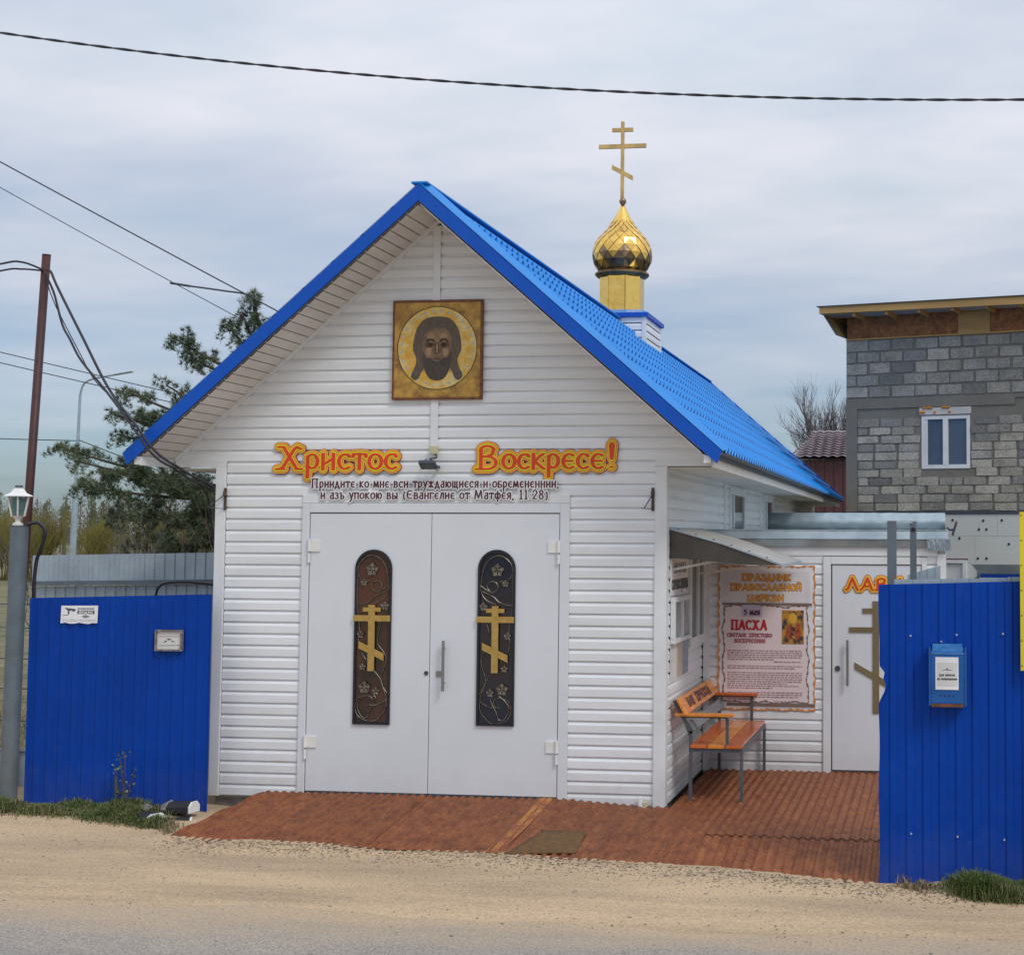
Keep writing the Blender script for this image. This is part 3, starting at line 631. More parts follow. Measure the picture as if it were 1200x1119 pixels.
# soffit boards under the left rake, each about 0.1 m
dxs = .1*.753; x = -.50
while x < 2.08:
    x2 = min(x+dxs*1.0, 2.09); z1 = ZT(x)-.162; z2 = ZT(x2)-.162
    b = MB(); e = (x2-x)*.12
    b.v = [(x, yy, z1+zo+xo*.874) if xo == 0 else (x+xo, yy, z1+zo+xo*.874) for yy in (-.59, -.02) for xo, zo in ((0, .018), (e*.6, .016), (e, -.006), (x2-x, -.002))]
    b.f = [(0, 1, 5, 4), (1, 2, 6, 5), (2, 3, 7, 6)]
    b.build('soffit_board', soffitm, ch); x += dxs
MB().prism([(2.11, -.59, ZT(2.11)-.165), (4.62, -.59, ZT(4.62)-.165), (4.62, -.59, ZT(4.62)-.155), (2.11, -.59, ZT(2.11)-.155)], (0, .57, 0)).build('soffit_panel', soffitm, ch)
# boxed eave ends and side soffits
MB().prism([(-.43, -.585, 2.985), (-.43, -.006, 2.985), (-.43, -.006, 3.075), (-.43, -.585, 3.06)], (-.02, 0, 0)).build('eave_return', trimw, ch)
MB().prism([(-.50, -.586, 2.992), (-.452, -.586, 2.992), (-.452, -.586, 3.06), (-.50, -.586, 3.05)], (0, .5, 0)).build('eave_return', trimw, ch)
MB().prism([(4.64, -.586, 2.992), (4.70, -.586, 2.992), (4.70, -.586, 3.05), (4.64, -.586, 3.06)], (0, .5, 0)).build('eave_return', trimw, ch)
for k in range(9):
    y0 = .0+k*1.78
    MB().box(4.222, 4.70, y0+.004, y0+1.776, 2.975, 2.985).build('soffit_panel', soffitm, ch)
MB().box(-.50, -.01, .06, 16, 2.975, 2.985).build('soffit_panel', soffitm, ch)
MB().box(4.702, 4.725, -.55, 15.9, 2.955, 3.03).build('fascia_board', soffitm, ch)
MB().box(4.728, 4.752, -.57, 15.9, 3.03, 3.085).build('gutter_board', greyd, ch)
# side windows high on the wall
for (y0, y1) in ((3.95, 5.35), (7.35, 8.55)):
    f = MB()
    f.box(4.2, 4.238, y0, y0+.12, 2.42, 2.955); f.box(4.2, 4.238, y1-.12, y1, 2.42, 2.955); f.box(4.2, 4.238, y0+.121, y1-.121, 2.86, 2.955); f.box(4.2, 4.238, y0+.121, y1-.121, 2.42, 2.46)
    f.box(4.2, 4.250, y0+.2, y0+.28, 2.47, 2.85)
    w = f.build('window_frame', trimw, ch)
    MB().box(4.205, 4.222, y0+.122, y1-.122, 2.462, 2.858).build('pane', winglass, w)
for yy in (3.55, 6.95): MB().box(4.2, 4.232, yy, yy+.16, 2.40, 2.96).build('joint_trim', trimw, ch)
# main lower side window beside the notice board
f = MB(); f.box(4.2, 4.245, 1.16, 1.24, 1.30, 2.2); f.box(4.2, 4.245, 1.99, 2.07, 1.30, 2.2); f.box(4.2, 4.245, 1.241, 1.989, 1.30, 1.39); f.box(4.2, 4.25, 1.60, 1.655, 1.391, 2.2)
w = f.build('window_frame', trimw, ch); MB().box(4.205, 4.225, 1.242, 1.988, 1.392, 2.2).build('pane', winglass, w)
# door frame and leaves
f = MB(); f.box(.835, .905, -.034, .0, .0, 2.66); f.box(3.255, 3.342, -.034, .0, -.005, 2.66); f.box(.906, 3.254, -.034, .0, 2.575, 2.66)
f.build('door_frame', doorw, ch, bevel=.004)
MB().box(.906, 3.254, -.003, .004, -.005, 2.574).build('door_recess', blackm, ch)
def oncross(cx, z0, z1, w, m, parent, y=-.058, big=1.0):
    b = MB(); h = z1-z0; bw = w*big
    b.box(cx-bw/2, cx+bw/2, y, y+.006, z0, z1)
    return b
def rosette(b, cx, cz, r, y, n=5):
    b.tube([(cx+r*.16*math.cos(t), y, cz+r*.16*math.sin(t)) for t in np.linspace(0, 2*math.pi, 9)], r*.12, 4, False)
    for k in range(n):
        a = 2*math.pi*k/n+.3; d = Vector((math.cos(a), 0, math.sin(a))); p = Vector((-math.sin(a), 0, math.cos(a)))
        c = Vector((cx, y, cz))
        q = [c+d*r*.2, c+d*r*.62+p*r*.42, c+d*r*1.0, c+d*r*.62-p*r*.42]
        q[1].y -= .006; q[3].y -= .006; q[2].y -= .002
        mid = c+d*r*.6; mid.y -= .001
        n0 = len(b.v); b.v += [tuple(v) for v in q]+[tuple(mid)]; b.f += [(n0, n0+1, n0+4), (n0+1, n0+2, n0+4), (n0+2, n0+3, n0+4), (n0+3, n0, n0+4)]
for side, (x0, x1) in ((1, (.912, 2.060)), (-1, (2.066, 3.248))):
    leaf = MB().box(x0, x1, -.026, -.004, .062, 2.566).build('door_leaf', doorw, ch, bevel=.003)
    hx = .912 if side > 0 else 3.248
    for hz in (2.13, .36):
        hb = MB(); hb.tube([(hx, -.045, hz-.01), (hx, -.045, hz+.075)], .012, 8).tube([(hx, -.045, hz+.09), (hx, -.045, hz+.20)], .015, 8)
        hb.box(min(hx, hx+side*.10), max(hx, hx+side*.10), -.038, -.0265, hz+.09, hz+.19); hb.build('hinge', whitep, leaf)
    cx, cz = (1.528, 2.068) if side > 0 else (2.680, 2.072)
    hw = .173; zb = .668 if side > 0 else .678
    outl = [(cx-hw, zb), (cx+hw, zb)]+[(cx+hw*math.cos(R(a)), cz+hw*math.sin(R(a))) for a in range(0, 181, 12)]
    inn = [(cx-hw+.022, zb+.022), (cx+hw-.022, zb+.022)]+[(cx+(hw-.022)*math.cos(R(a)), cz+(hw-.022)*math.sin(R(a))) for a in range(0, 181, 12)]
    b = MB(); n = len(outl); yF, yB = -.046, -.0265
    for (px, pz) in outl: b.v.append((px, yF, pz))
    for (px, pz) in inn: b.v.append((px, yF, pz))
    for (px, pz) in outl: b.v.append((px, yB, pz))
    for (px, pz) in inn: b.v.append((px, yB, pz))
    for i in range(n):
        j = (i+1) % n; b.f += [(i, j, n+j, n+i), (2*n+i, 2*n+j, j, i), (n+i, n+j, 3*n+j, 3*n+i)]
    b.build('window_frame', blackm, leaf)
    MB().poly([(px, -.031, pz) for px, pz in inn]).build('pane', copper if side > 0 else darkglass, leaf)
    # wrought vine, mirrored between the leaves (u to the right in the left leaf)
    u = lambda a, z: (cx+side*a, -.040, z)
    v = MB(); rr = .0042
    def sc(pts, r=rr): v.tube(catmull([u(*p) for p in pts], 6), r, 5)
    sc([(-.03, 1.96), (-.10, 1.965), (-.145, 2.03), (-.13, 2.12), (-.05, 2.185), (.04, 2.175), (.11, 2.10), (.14, 1.98), (.145, 1.88), (.10, 1.80), (.0, 1.75)])
    sc([(.145, 1.92), (.08, 1.875), (.03, 1.86), (-.015, 1.90), (.005, 1.95), (.06, 1.955), (.085, 1.91), (.06, 1.87)])
    sc([(.13, 1.87), (.03, 1.825), (-.02, 1.78), (-.08, 1.755), (-.145, 1.745)])
    sc([(-.145, 2.05), (-.15, 1.9), (-.15, 1.75), (-.13, 1.6), (-.12, 1.5), (-.13, 1.42), (-.11, 1.33), (-.05, 1.24)])
    sc([(.10, 1.62), (.06, 1.5), (.05, 1.4), (.12, 1.30), (.13, 1.22), (.09, 1.10), (.10, 1.02), (.15, .95)])
    sc([(.02, 1.15), (.08, 1.08), (.11, 1.0), (.14, .9), (.13, .8), (.05, .71), (-.03, .70), (-.12, .74), (-.15, .82), (-.12, .90), (-.04, .925), (.01, .90), (.0, .85), (-.05, .84)])
    sc([(-.02, 1.0), (-.04, .94), (-.09, .90), (-.13, .83), (-.09, .74), (-.04, .73), (-.01, .80), (.04, .90), (.02, .93)])
    sc([(-.03, .84), (.05, .845), (.12, .88), (.14, .90)])
    v.build('vine_ironwork', scroll, leaf)
    v = MB()
    for (a, z, r) in ((-.01, 2.06, .062), (-.085, 1.945, .034), (.115, 1.735, .042), (-.11, 1.475, .036), (-.085, 1.185, .034), (.045, .97, .038), (-.065, 1.0, .058)): rosette(v, cx+side*a, z, r, -.044)
    v.build('iron_leaves', scroll, leaf)
    # three-barred cross
    cc = cx-.004; v = MB()
    v.box(cc-.030, cc+.030, -.062, -.048, 1.148, 1.742)
    v.box(cc-.084, cc-.0305, -.060, -.049, 1.682, 1.718); v.box(cc+.0305, cc+.084, -.060, -.049, 1.682, 1.718)
    v.box(cc-.172, cc-.0305, -.060, -.049, 1.594, 1.648); v.box(cc+.0305, cc+.172, -.060, -.049, 1.594, 1.648)
    for s in (-1, 1):
        xa, xb = (cc-.118, cc-.0305) if s < 0 else (cc+.0305, cc+.118)
        zz = lambda x_: 1.328-(x_-cc)*.46
        v.prism([(xa, -.060, zz(xa)-.032), (xb, -.060, zz(xb)-.032), (xb, -.060, zz(xb)+.032), (xa, -.060, zz(xa)+.032)], (0, .011, 0))
    v.build('cross', goldp, leaf)
    if side < 0:
        v = MB().tube([(2.205, -.075, .98), (2.205, -.075, 1.43)], .0135, 10)
        for z in (1.05, 1.36): v.tube([(2.205, -.075, z), (2.205, -.027, z)], .007, 8)
        v.build('door_handle', steel, leaf)
    else:
        MB().tube([(2.035, -.034, 1.135), (2.035, -.0265, 1.135)], .020, 12).build('lock', greyd, leaf)
# small junction: MB of the lock on right leaf edge
MB().box(2.128, 2.178, -.036, -.027, 1.105, 1.155).build('lock_plate', steel, ch)
b = MB()
for yy_ in (0,): b.box(.912, 3.248, -.040, -.028, .040, .058)
b.build('door_sill', greyd, ch)

# ---- cupola (a part of the chapel): boxed base, drum, onion dome of diamond plates, cross
cu = bpy.data.objects.new('cupola', None); COL.objects.link(cu); cu.parent = ch; CX, CY = 2.085, 7.85; cu.location = (0, 0, 0); ORG[cu.name] = org(ch)
bx0, bx1, by0, by1 = 1.66, 2.53, 7.41, 8.60
MB().box(bx0+.02, bx1-.02, by0+.02, by1-.02, 4.85, 5.50).build('base_core', wallcore, cu)
me = course(lambda z: 0, lambda z: bx1-bx0-.1).mesh('siding_board', vinyl); my = yplank(by1-by0-.1).mesh('siding_board', vinyl)
for i in range(6):
    inst('siding_board', me, cu, (bx0+.05, by0+.02, 4.87+i*C_)); inst('siding_board', my, cu, (bx1-.02, by0+.05, 4.87+i*C_))
for (xx, yy) in ((bx0, by0), (bx1-.055, by0), (bx1-.055, by1-.055)): MB().box(xx, xx+.057, yy-.004, yy+.055, 4.86, 5.49).build('corner_trim', trimw, cu)
b = MB(); o = .035
b.prism([(bx0-o, by0-o, 5.48), (bx1+o, by0-o, 5.48), (bx1+o, by1+o, 5.48), (bx0-o, by1+o, 5.48)], (0, 0, .055))
b.build('base_trim', trimb, cu)
b = MB(); p = [(bx0-o, by0-o, 5.536), (bx1+o, by0-o, 5.536), (bx1+o, by1+o, 5.536), (bx0-o, by1+o, 5.536)]; q = [(CX-.33, CY-.33, 5.60), (CX+.33, CY-.33, 5.60), (CX+.33, CY+.33, 5.60), (CX-.33, CY+.33, 5.60)]
b.v = p+q; b.f = [(0, 1, 5, 4), (1, 2, 6, 5), (2, 3, 7, 6), (3, 0, 4, 7), (4, 5, 6, 7)]
b.build('base_roof', roofm, cu)
# drum: eight flat facets, each a plate
for k in range(8):
    a0 = 2*math.pi*(k-.5)/8-.038; a1 = 2*math.pi*(k+.5)/8-.038-.012; r = .318
    pts = [(CX+r*math.cos(a0), CY+r*math.sin(a0), 5.59), (CX+r*math.cos(a1), CY+r*math.sin(a1), 5.59), (CX+r*math.cos(a1), CY+r*math.sin(a1), 6.13), (CX+r*math.cos(a0), CY+r*math.sin(a0), 6.13)]
    am = (a0+a1)/2
    MB().prism(pts, (math.cos(am)*.006, math.sin(am)*.006, 0)).build('drum_facet', gold, cu)
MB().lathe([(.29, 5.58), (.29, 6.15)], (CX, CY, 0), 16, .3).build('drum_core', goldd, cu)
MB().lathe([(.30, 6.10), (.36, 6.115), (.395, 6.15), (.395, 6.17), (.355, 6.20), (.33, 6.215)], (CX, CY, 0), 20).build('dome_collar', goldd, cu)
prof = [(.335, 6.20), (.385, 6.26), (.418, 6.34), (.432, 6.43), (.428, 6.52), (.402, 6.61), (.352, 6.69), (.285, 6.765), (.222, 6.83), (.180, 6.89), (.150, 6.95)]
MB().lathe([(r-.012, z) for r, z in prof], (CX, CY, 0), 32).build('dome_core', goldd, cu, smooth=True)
def dr(z):
    for (r0, z0), (r1, z1) in zip(prof, prof[1:]):
        if z <= z1: return r0+(r1-r0)*(z-z0)/(z1-z0)
    return prof[-1][0]
NP = 16; zs = [6.13, 6.23, 6.335, 6.44, 6.54, 6.635, 6.72, 6.80, 6.875, 6.945, 7.01]
for j in range(1, len(zs)-1):
    for k in range(NP):
        a = 2*math.pi*(k+.5*(j % 2))/NP+.1; da = math.pi/NP*.96
        z0, z1, z2 = zs[j-1], zs[j], zs[j+1]
        e = .008
        def pt(ang, z, off=0.0): z = min(max(z, 6.20), 6.95); r = dr(z)+off; return (CX+r*math.cos(ang), CY+r*math.sin(ang), z)
        jit = rnd.uniform(-.004, .004)
        q = [pt(a, z0+.004, .010+jit), pt(a+da, z1, .001), pt(a, z2-.004, -.003), pt(a-da, z1, .001)]
        c = pt(a, z1, .006)
        b = MB(); b.v = q+[c]; b.f = [(0, 1, 4), (1, 2, 4), (2, 3, 4), (3, 0, 4)]
        dark_refl = z1 < 6.50 and rnd.random() < .72  # dark surroundings mirrored in the lower dome, painted plate by plate
        b.build('dome_plate', goldd if dark_refl else gold, cu)
MB().lathe([(.168, 6.90), (.150, 6.94), (.100, 7.03), (.050, 7.13), (.022, 7.20)], (CX, CY, 0), 20).build('dome_spire', gold, cu, smooth=True)
MB().lathe([(.01, 7.185), (.036, 7.20), (.052, 7.235), (.048, 7.26), (.03, 7.285), (.01, 7.292)], (CX, CY, 0), 16).build('dome_ball', goldd, cu, smooth=True)
b = MB(); cc = CX-.01
b.box(cc-.024, cc+.024, CY-.02, CY+.02, 7.28, 8.42)
for (z0, z1, hw) in ((8.27, 8.325, .155), (8.025, 8.085, .352)):
    b.box(cc-hw, cc-.0245, CY-.018, CY+.018, z0, z1); b.box(cc+.0245, cc+hw, CY-.018, CY+.018, z0, z1)
for s in (-1, 1):
    xa, xb = (cc-.155, cc-.0245) if s < 0 else (cc+.0245, cc+.155); zz = lambda x_: 7.665-(x_-cc)*.55
    b.prism([(xa, CY-.018, zz(xa)-.034), (xb, CY-.018, zz(xb)-.034), (xb, CY-.018, zz(xb)+.034), (xa, CY-.018, zz(xa)+.034)], (0, .036, 0))
b.build('cross', mat('cross_gilt', (0.74, 0.50, 0.18), 0.36, 0.6, col2=(0.52, 0.34, 0.14), scale=5), cu)

# ================================================================ ANNEX
an = thing('annex', 'low white shop annex with galvanised flat roof edge behind the bench', 'annex', (5.45, 2.1, 0))
AY = 2.1
MB().box(4.226, 6.67, AY+.006, 8.2, -.05, 2.43).build('wall', wallcore, an)
xrow(an, 4.29, 5.45, range(0, 21), AY); xrow(an, 6.50, 6.60, range(0, 21), AY)
MB().box(4.226, 4.292, AY-.05, AY+.003, -.01, 2.19).build('corner_trim', trimw, an)
MB().box(6.60, 6.69, AY-.034, AY+.05, -.01, 2.20).build('corner_trim', trimw, an)
MB().box(4.292, 6.60, AY-.024, AY+.003, 2.18, 2.29).build('top_trim', trimw, an)
yrow(an, 6.672, AY+.06, 8.1, range(0, 21))
f = MB(); f.box(5.452, 5.53, AY-.032, AY, -.005, 2.17); f.box(6.445, 6.499, AY-.032, AY, -.005, 2.17); f.box(5.531, 6.444, AY-.032, AY, 2.095, 2.17)
f.build('door_frame', trimw, an, bevel=.004)
leaf = MB().box(5.545, 6.44, AY-.020, AY, .03, 2.085).build('door', doorw, an, bevel=.003)
v = MB().tube([(5.70, AY-.07, .875), (5.70, AY-.07, 1.335)], .013, 10)
for z in (.95, 1.26): v.tube([(5.70, AY-.07, z), (5.70, AY-.02, z)], .007, 8)
v.build('door_handle', steel, leaf)
MB().tube([(5.598, AY-.030, 1.045), (5.598, AY-.0205, 1.045)], .028, 14).build('lock', greyd, leaf)
cc = 5.985; v = MB(); yy = AY-.030
v.box(cc-.032, cc+.032, yy, yy+.009, .60, 1.725)
for (z0, z1, hw) in ((1.60, 1.652, .135), (1.408, 1.462, .27)):
    v.box(cc-hw, cc-.0325, yy+.001, yy+.009, z0, z1); v.box(cc+.0325, cc+hw, yy+.001, yy+.009, z0, z1)
for s in (-1, 1):
    xa, xb = (cc-.215, cc-.0325) if s < 0 else (cc+.0325, cc+.20); zz = lambda x_: .955-(x_-cc)*.56
    v.prism([(xa, yy+.001, zz(xa)-.034), (xb, yy+.001, zz(xb)-.034), (xb, yy+.001, zz(xb)+.034), (xa, yy+.001, zz(xa)+.034)], (0, .008, 0))
v.build('cross', olive, leaf)
# galvanised roof edge: lower fascia and wrapped parapet further back
def rough_strip(x0, x1, y, z0, z1, out, nz_, amp, seed):
    r = random.Random(seed); b = MB(); nx_ = 40
    for j in range(nz_+1):
        for i in range(nx_+1):
            t = j/nz_; e = amp*(r.random()-.5)
            b.v.append((x0+(x1-x0)*i/nx_, y-out(t)+e, z0+(z1-z0)*t+e*.3))
    for j in range(nz_):
        for i in range(nx_): q = j*(nx_+1)+i; b.f.append((q, q+1, q+nx_+2, q+nx_+1))
    return b
rough_strip(4.226, 6.70, AY-.05, 2.272, 2.345, lambda t: .02*t, 3, .003, 1).build('roof_fascia', galv, an, smooth=True)
rough_strip(4.226, 6.71, AY-.065, 2.35, 2.445, lambda t: .015-.03*t, 4, .003, 2).build('roof_fascia', galv, an, smooth=True)
MB().prism([(4.226, AY-.06, 2.436), (6.70, AY-.06, 2.436), (6.70, 8.35, 2.45), (4.226, 8.35, 2.45)], (0, 0, .006)).build('roof_sheet', galv, an)
rough_strip(4.2, 6.73, 8.40, 2.44, 2.72, lambda t: .09*math.sin(math.pi*min(1, t*1.05)), 8, .02, 3).build('parapet', galv, an, smooth=True)
MB().box(4.21, 6.72, 8.40, 8.6, 1.0, 2.70).build('parapet_core', greyd, an)
b = rough_strip(6.50, 6.735, AY-.085, 2.235, 2.355, lambda t: .02*t, 4, .012, 5); b.build('bent_flashing', galvl, an)

# ================================================================ SIGNS ON THE CHAPEL FRONT
def layered_sign(name, label, text, x0, x1, base, xh, caph, at):
    t = thing(name, label, 'sign', at)
    sg = layout(text, x0, x1, base, xh, caph, gap=.10)
    pa, pb = .0172, .0088; y = at[1]
    letters('backing_edge', sg, pa+.031, pb+.037, .005, y-.004, .012, dred, t)
    letters('backing', sg, pa+.0265, pb+.0325, .005, y-.007, .003, orange, t)
    letters('outline', sg, pa+.0150, pb+.0205, .0045, y-.009, .002, dred, t)
    letters('inner_panel', sg, pa+.0118, pb+.0172, .0045, y-.011, .002, lemon, t)
    letters('lettering', sg, pa, pb, .0045, y-.014, .003, red, t)
    return t
layered_sign('greeting_sign', 'orange edged sign reading Христос in red Slavonic letters, left of the floodlight', 'Христос', .580, 1.735, 2.968, .145, .215, (1.16, -.03, 2.95))
layered_sign('greeting_sign', 'orange edged sign reading Воскресе! in red Slavonic letters, right of the floodlight', 'Воскресе!', 2.480, 3.790, 2.968, .140, .215, (3.13, -.03, 2.95))
vs = thing('verse_sign', 'two lines of small maroon Gospel verse lettering with white outline above the double door', 'sign', (2.08, -.03, 2.74))
for (tx, x0, x1, bz) in (('Приидите ко мне вси труждающиеся и обремененнии,', .925, 3.245, 2.803), ('и азъ упокою вы (Евангелие от Матфея, 11:28)', 1.015, 3.145, 2.700)):
    sg = layout(tx, x0, x1, bz, .056, .080, gap=.20)
    letters('backing', sg, .0150, .0155, .0048, -.046, .010, signw, vs)
    letters('lettering', sg, .0064, .0042, .0030, -.049, .002, maroon, vs)
for x_ in (1.12, 1.46, 1.80, 2.42, 2.86): MB().box(x_, x_+.10, -.0355, -.0205, 2.715, 2.80).build('mounting_tab', signw, vs)

# icon board: plain gilt panel with a haloed long-haired head
ic = thing('icon', 'square gilt icon panel with dark haired bearded head in a round halo on the gable', 'icon', (2.097, -.03, 3.6))
X0, X1, Z0, Z1 = 1.672, 2.522, 3.600, 4.508; icx, icz = 2.097, 4.07
MB().box(X0, X1, -.055, -.02, Z0, Z1).build('board', iconr, ic, bevel=.004)
MB().poly([(X0+.022, -.0555, Z0+.022), (X1-.022, -.0555, Z0+.022), (X1-.022, -.0555, Z1-.022), (X0+.022, -.0555, Z1-.022)]).build('gilt_ground', iconb, ic)
def disc(cx, cz, rx, rz, y, m, nm, a0=0, a1=360, n=48):
    return MB().poly([(cx+rx*math.cos(R(a0+(a1-a0)*i/n)), y, cz+rz*math.sin(R(a0+(a1-a0)*i/n))) for i in range(n)]).build(nm, m, ic)
disc(icx, icz, .378, .383, -.0560, icondark, 'halo_rim'); disc(icx, icz, .370, .375, -.0564, iconh, 'halo')
HS = 1.13
for k in range(28):
    a = 2*math.pi*(k+.5)/28; MB().poly([(icx+(q*math.cos(a+w)), -.0570, icz+(q*math.sin(a+w))) for q, w in ((.325, -.06), (.350, -.045), (.350, .045), (.325, .06))]).build('halo_fleck', iconlt, ic)
def blob(pts, y, m, nm):
    P = catmull([(p[0]*HS, 0, p[1]*1.02) for p in pts]+[(pts[0][0]*HS, 0, pts[0][1]*1.02)], 6)[:-1]
    b = MB(); b.poly([(icx+p.x, y, icz+p.z) for p in P]); return b.build(nm, m, ic)
def mir(pts): return pts+[(-x, z) for x, z in reversed(pts)]
blob(mir([(.0, .285), (.10, .265), (.17, .18), (.198, .06), (.200, -.02), (.172, -.10), (.185, -.17), (.215, -.245), (.19, -.285), (.15, -.27), (.12, -.20), (.08, -.18)]), -.0574, iconhair, 'hair')
blob(mir([(.0, .175), (.07, .165), (.115, .10), (.125, .0), (.117, -.08), (.118, -.14), (.07, -.18)]), -.0580, iconskin, 'face')
for s in (-1, 1):
    blob([(s*.012, .10), (s*.055, .135), (s*.085, .10), (s*.05, .085)], -.0583, iconsk2, 'forehead_light'); blob([(s*.045, -.005), (s*.085, .0), (s*.095, -.045), (s*.06, -.07)], -.0583, iconsk2, 'cheek_light')
    blob([(s*.03, .045), (s*.095, .05), (s*.10, .012), (s*.045, .008)], -.0584, iconsh, 'eye_shade')
blob(mir([(.0, .05), (.010, .0), (.014, -.035), (.0, -.045)]), -.0585, iconsk2, 'nose_light')
blob(mir([(.0, -.118), (.028, -.112), (.052, -.088), (.088, -.085), (.116, -.03), (.122, -.12), (.10, -.20), (.070, -.26), (.03, -.288)]), -.0586, iconbeard, 'beard')
b = MB()
for s in (-1, 1):
    b.tube([(icx+s*p[0], -.0590, icz+p[1]) for p in ((.025, .055), (.045, .078), (.08, .078), (.10, .055))], .0065, 5)
    b.tube([(icx+s*(.062+.026*math.cos(t)), -.0590, icz+.030+.013*math.sin(t)) for t in np.linspace(0, 6.283, 13)], .0035, 4)
    b.tube([(icx+s*.060, -.0592, icz+.026), (icx+s*.060, -.0592, icz+.034)], .009, 7)
    b.tube([(icx+s*.012, -.0590, icz+.05), (icx+s*.014, -.0590, icz-.03), (icx+s*.022, -.0590, icz-.045), (icx+.0, -.0590, icz-.052)], .003, 4)
b.build('features', icondark, ic)
MB().tube([(icx-.03, -.0598, icz-.098), (icx, -.0598, icz-.092), (icx+.03, -.0598, icz-.098)], .006, 5).build('lips', iconskin, ic)
b = MB()
for s in (-1, 1):
    for k in range(4): b.tube([tuple(p) for p in catmull([(icx+s*(.025+.012*k), -.0578, icz+.262-.01*k), (icx+s*(.10+.014*k), -.0578, icz+.19-.008*k), (icx+s*(.135+.014*k), -.0578, icz+.05), (icx+s*(.135+.014*k), -.0578, icz-.10), (icx+s*(.12+.016*k), -.0578, icz-.22)], 5)], .0022, 4)
b.build('hair_strands', mat('icon_hair_light', (0.19, 0.145, 0.09), 0.6), ic)

# floodlight and junction box over the door
jb = MB().box(2.052, 2.118, -.075, -.031, 3.105, 3.178).build('junction_box', creamp, at=(2.085, -.05, 3.105), bevel=.004)
tag(jb, 'small cream cable junction box above the floodlight', 'junction box')
fl = thing('floodlight', 'small dark floodlight tilted down between the two greeting words', 'floodlight', (2.06, -.08, 2.95))
b = MB(); n0 = Vector((0, -.55, -.83)).normalized()
c0 = Vector((2.055, -.14, 2.99)); ux = Vector((1, 0, 0)); uy = n0.cross(ux).normalized()
P = [c0+ux*a+uy*q for a, q in ((-.075, -.05), (.075, -.05), (.075, .05), (-.075, .05))]
b.prism([tuple(p) for p in P], tuple(-n0*.035)); hd = b.build('housing', greyd, fl, bevel=.005)
P = [c0+n0*.002+ux*a+uy*q for a, q in ((-.06, -.038), (.06, -.038), (.06, .038), (-.06, .038))]
MB().poly([tuple(p) for p in P]).build('lens', lampglass, fl)
MB().tube(catmull([(2.10, -.06, 3.10), (2.12, -.09, 3.07), (2.06, -.10, 3.06), (2.10, -.08, 3.03), (2.06, -.11, 3.01)], 4), .006, 6).build('cable', cable, fl)
MB().bar((2.0, -.03, 3.06), (2.02, -.12, 3.01), .012, .006).build('bracket', greyd, fl); MB().bar((2.12, -.03, 2.985), (2.13, -.12, 2.99), .03, .02).build('bracket', greyd, fl)
# pairs of wall hooks at the corners
for hx, lb, s in ((.088, 'rusty flag bracket on the left front corner board of the chapel', -1), (4.098, 'rusty flag bracket on the right front edge of the chapel', 1)):
    t = thing('flag_bracket', lb, 'bracket', (hx, -.04, 2.6), 'flag brackets at the chapel corners')
    MB().box(hx-.012, hx+.012, -.044, -.0345, 2.595, 2.80).tube([(hx, -.05, 2.77), (hx, -.05, 2.73)], .016, 8).build('plate', mat('rusty_iron', (.10, .07, .05), .8, col2=(.05, .035, .03), scale=30) if s < 0 else bpy.data.materials['rusty_iron'], t)
    MB().tube([(hx, -.05, 2.74), (hx+(-.12 if s < 0 else -.06), -.12, 2.62)], .005, 6).tube([(hx, -.045, 2.61), (hx+(-.13 if s < 0 else -.09), -.11, 2.615)], .003, 6).build('hook', greyd, t)
# small white stub at the corner foot
t = thing('pipe_stub', 'little white capped bracket at the foot of the right front corner', 'bracket', (4.03, -.06, 0))
MB().box(4.00, 4.035, -.09, -.045, -.01, .095).build('post', signw, t, bevel=.003); MB().box(4.037, 4.08, -.09, -.055, -.01, .055).build('cap', creamp, t, bevel=.006)
# ================================================================ ANNEX SIGNS
t = thing('shop_sign', 'sign reading ЛАВКА in red letters with yellow and dark red outline on the annex door', 'sign', (6.0, AY-.03, 1.82))
sg = layout('ЛАВКА', 5.680, 6.40, 1.838, .118, .118, gap=.12)
letters('backing_edge', sg, .034, .036, .005, AY-.026, .004, dred, t); letters('backing', sg, .029, .031, .005, AY-.029, .003, orange, t)
letters('inner_panel', sg, .019, .021, .005, AY-.031, .002, lemon, t); letters('lettering', sg, .0125, .009, .004, AY-.034, .003, red, t)
# feast poster
fp = thing('feast_poster', 'tall feast day poster with wavy orange border on the annex wall', 'poster', (4.885, AY-.03, .6))
X0, X1, Z0, Z1 = 4.375, 5.372, .612, 2.075; yb = AY-.026
b = MB(); n = 60
def wav(t, f, a): return a*(math.sin(t*f)+.5*math.sin(t*f*2.3+1))
def border(X0, X1, Z0, Z1, a, f):
    P = []
    for i in range(n): t = i/n; P.append((X0+(X1-X0)*t, Z0+wav(t*(X1-X0), f, a)))
    for i in range(n): t = i/n; P.append((X1+wav(t*(Z1-Z0), f, a), Z0+(Z1-Z0)*t))
    for i in range(n): t = i/n; P.append((X1-(X1-X0)*t, Z1+wav(t*(X1-X0), f, a)))
    for i in range(n): t = i/n; P.append((X0+wav(t*(Z1-Z0), f, a), Z1-(Z1-Z0)*t))
    return P
P = border(X0, X1, Z0, Z1, .005, 26); bb = MB(); N4 = len(P); cxp, czp = (X0+X1)/2, (Z0+Z1)/2
bb.v = [(x, yb, z) for x, z in P]+[(x, yb+.008, z) for x, z in P]; bb.f = [tuple(range(N4))]+[(i, N4+i, N4+(i+1) % N4, (i+1) % N4) for i in range(N4)]
bb.build('board', signw, fp)
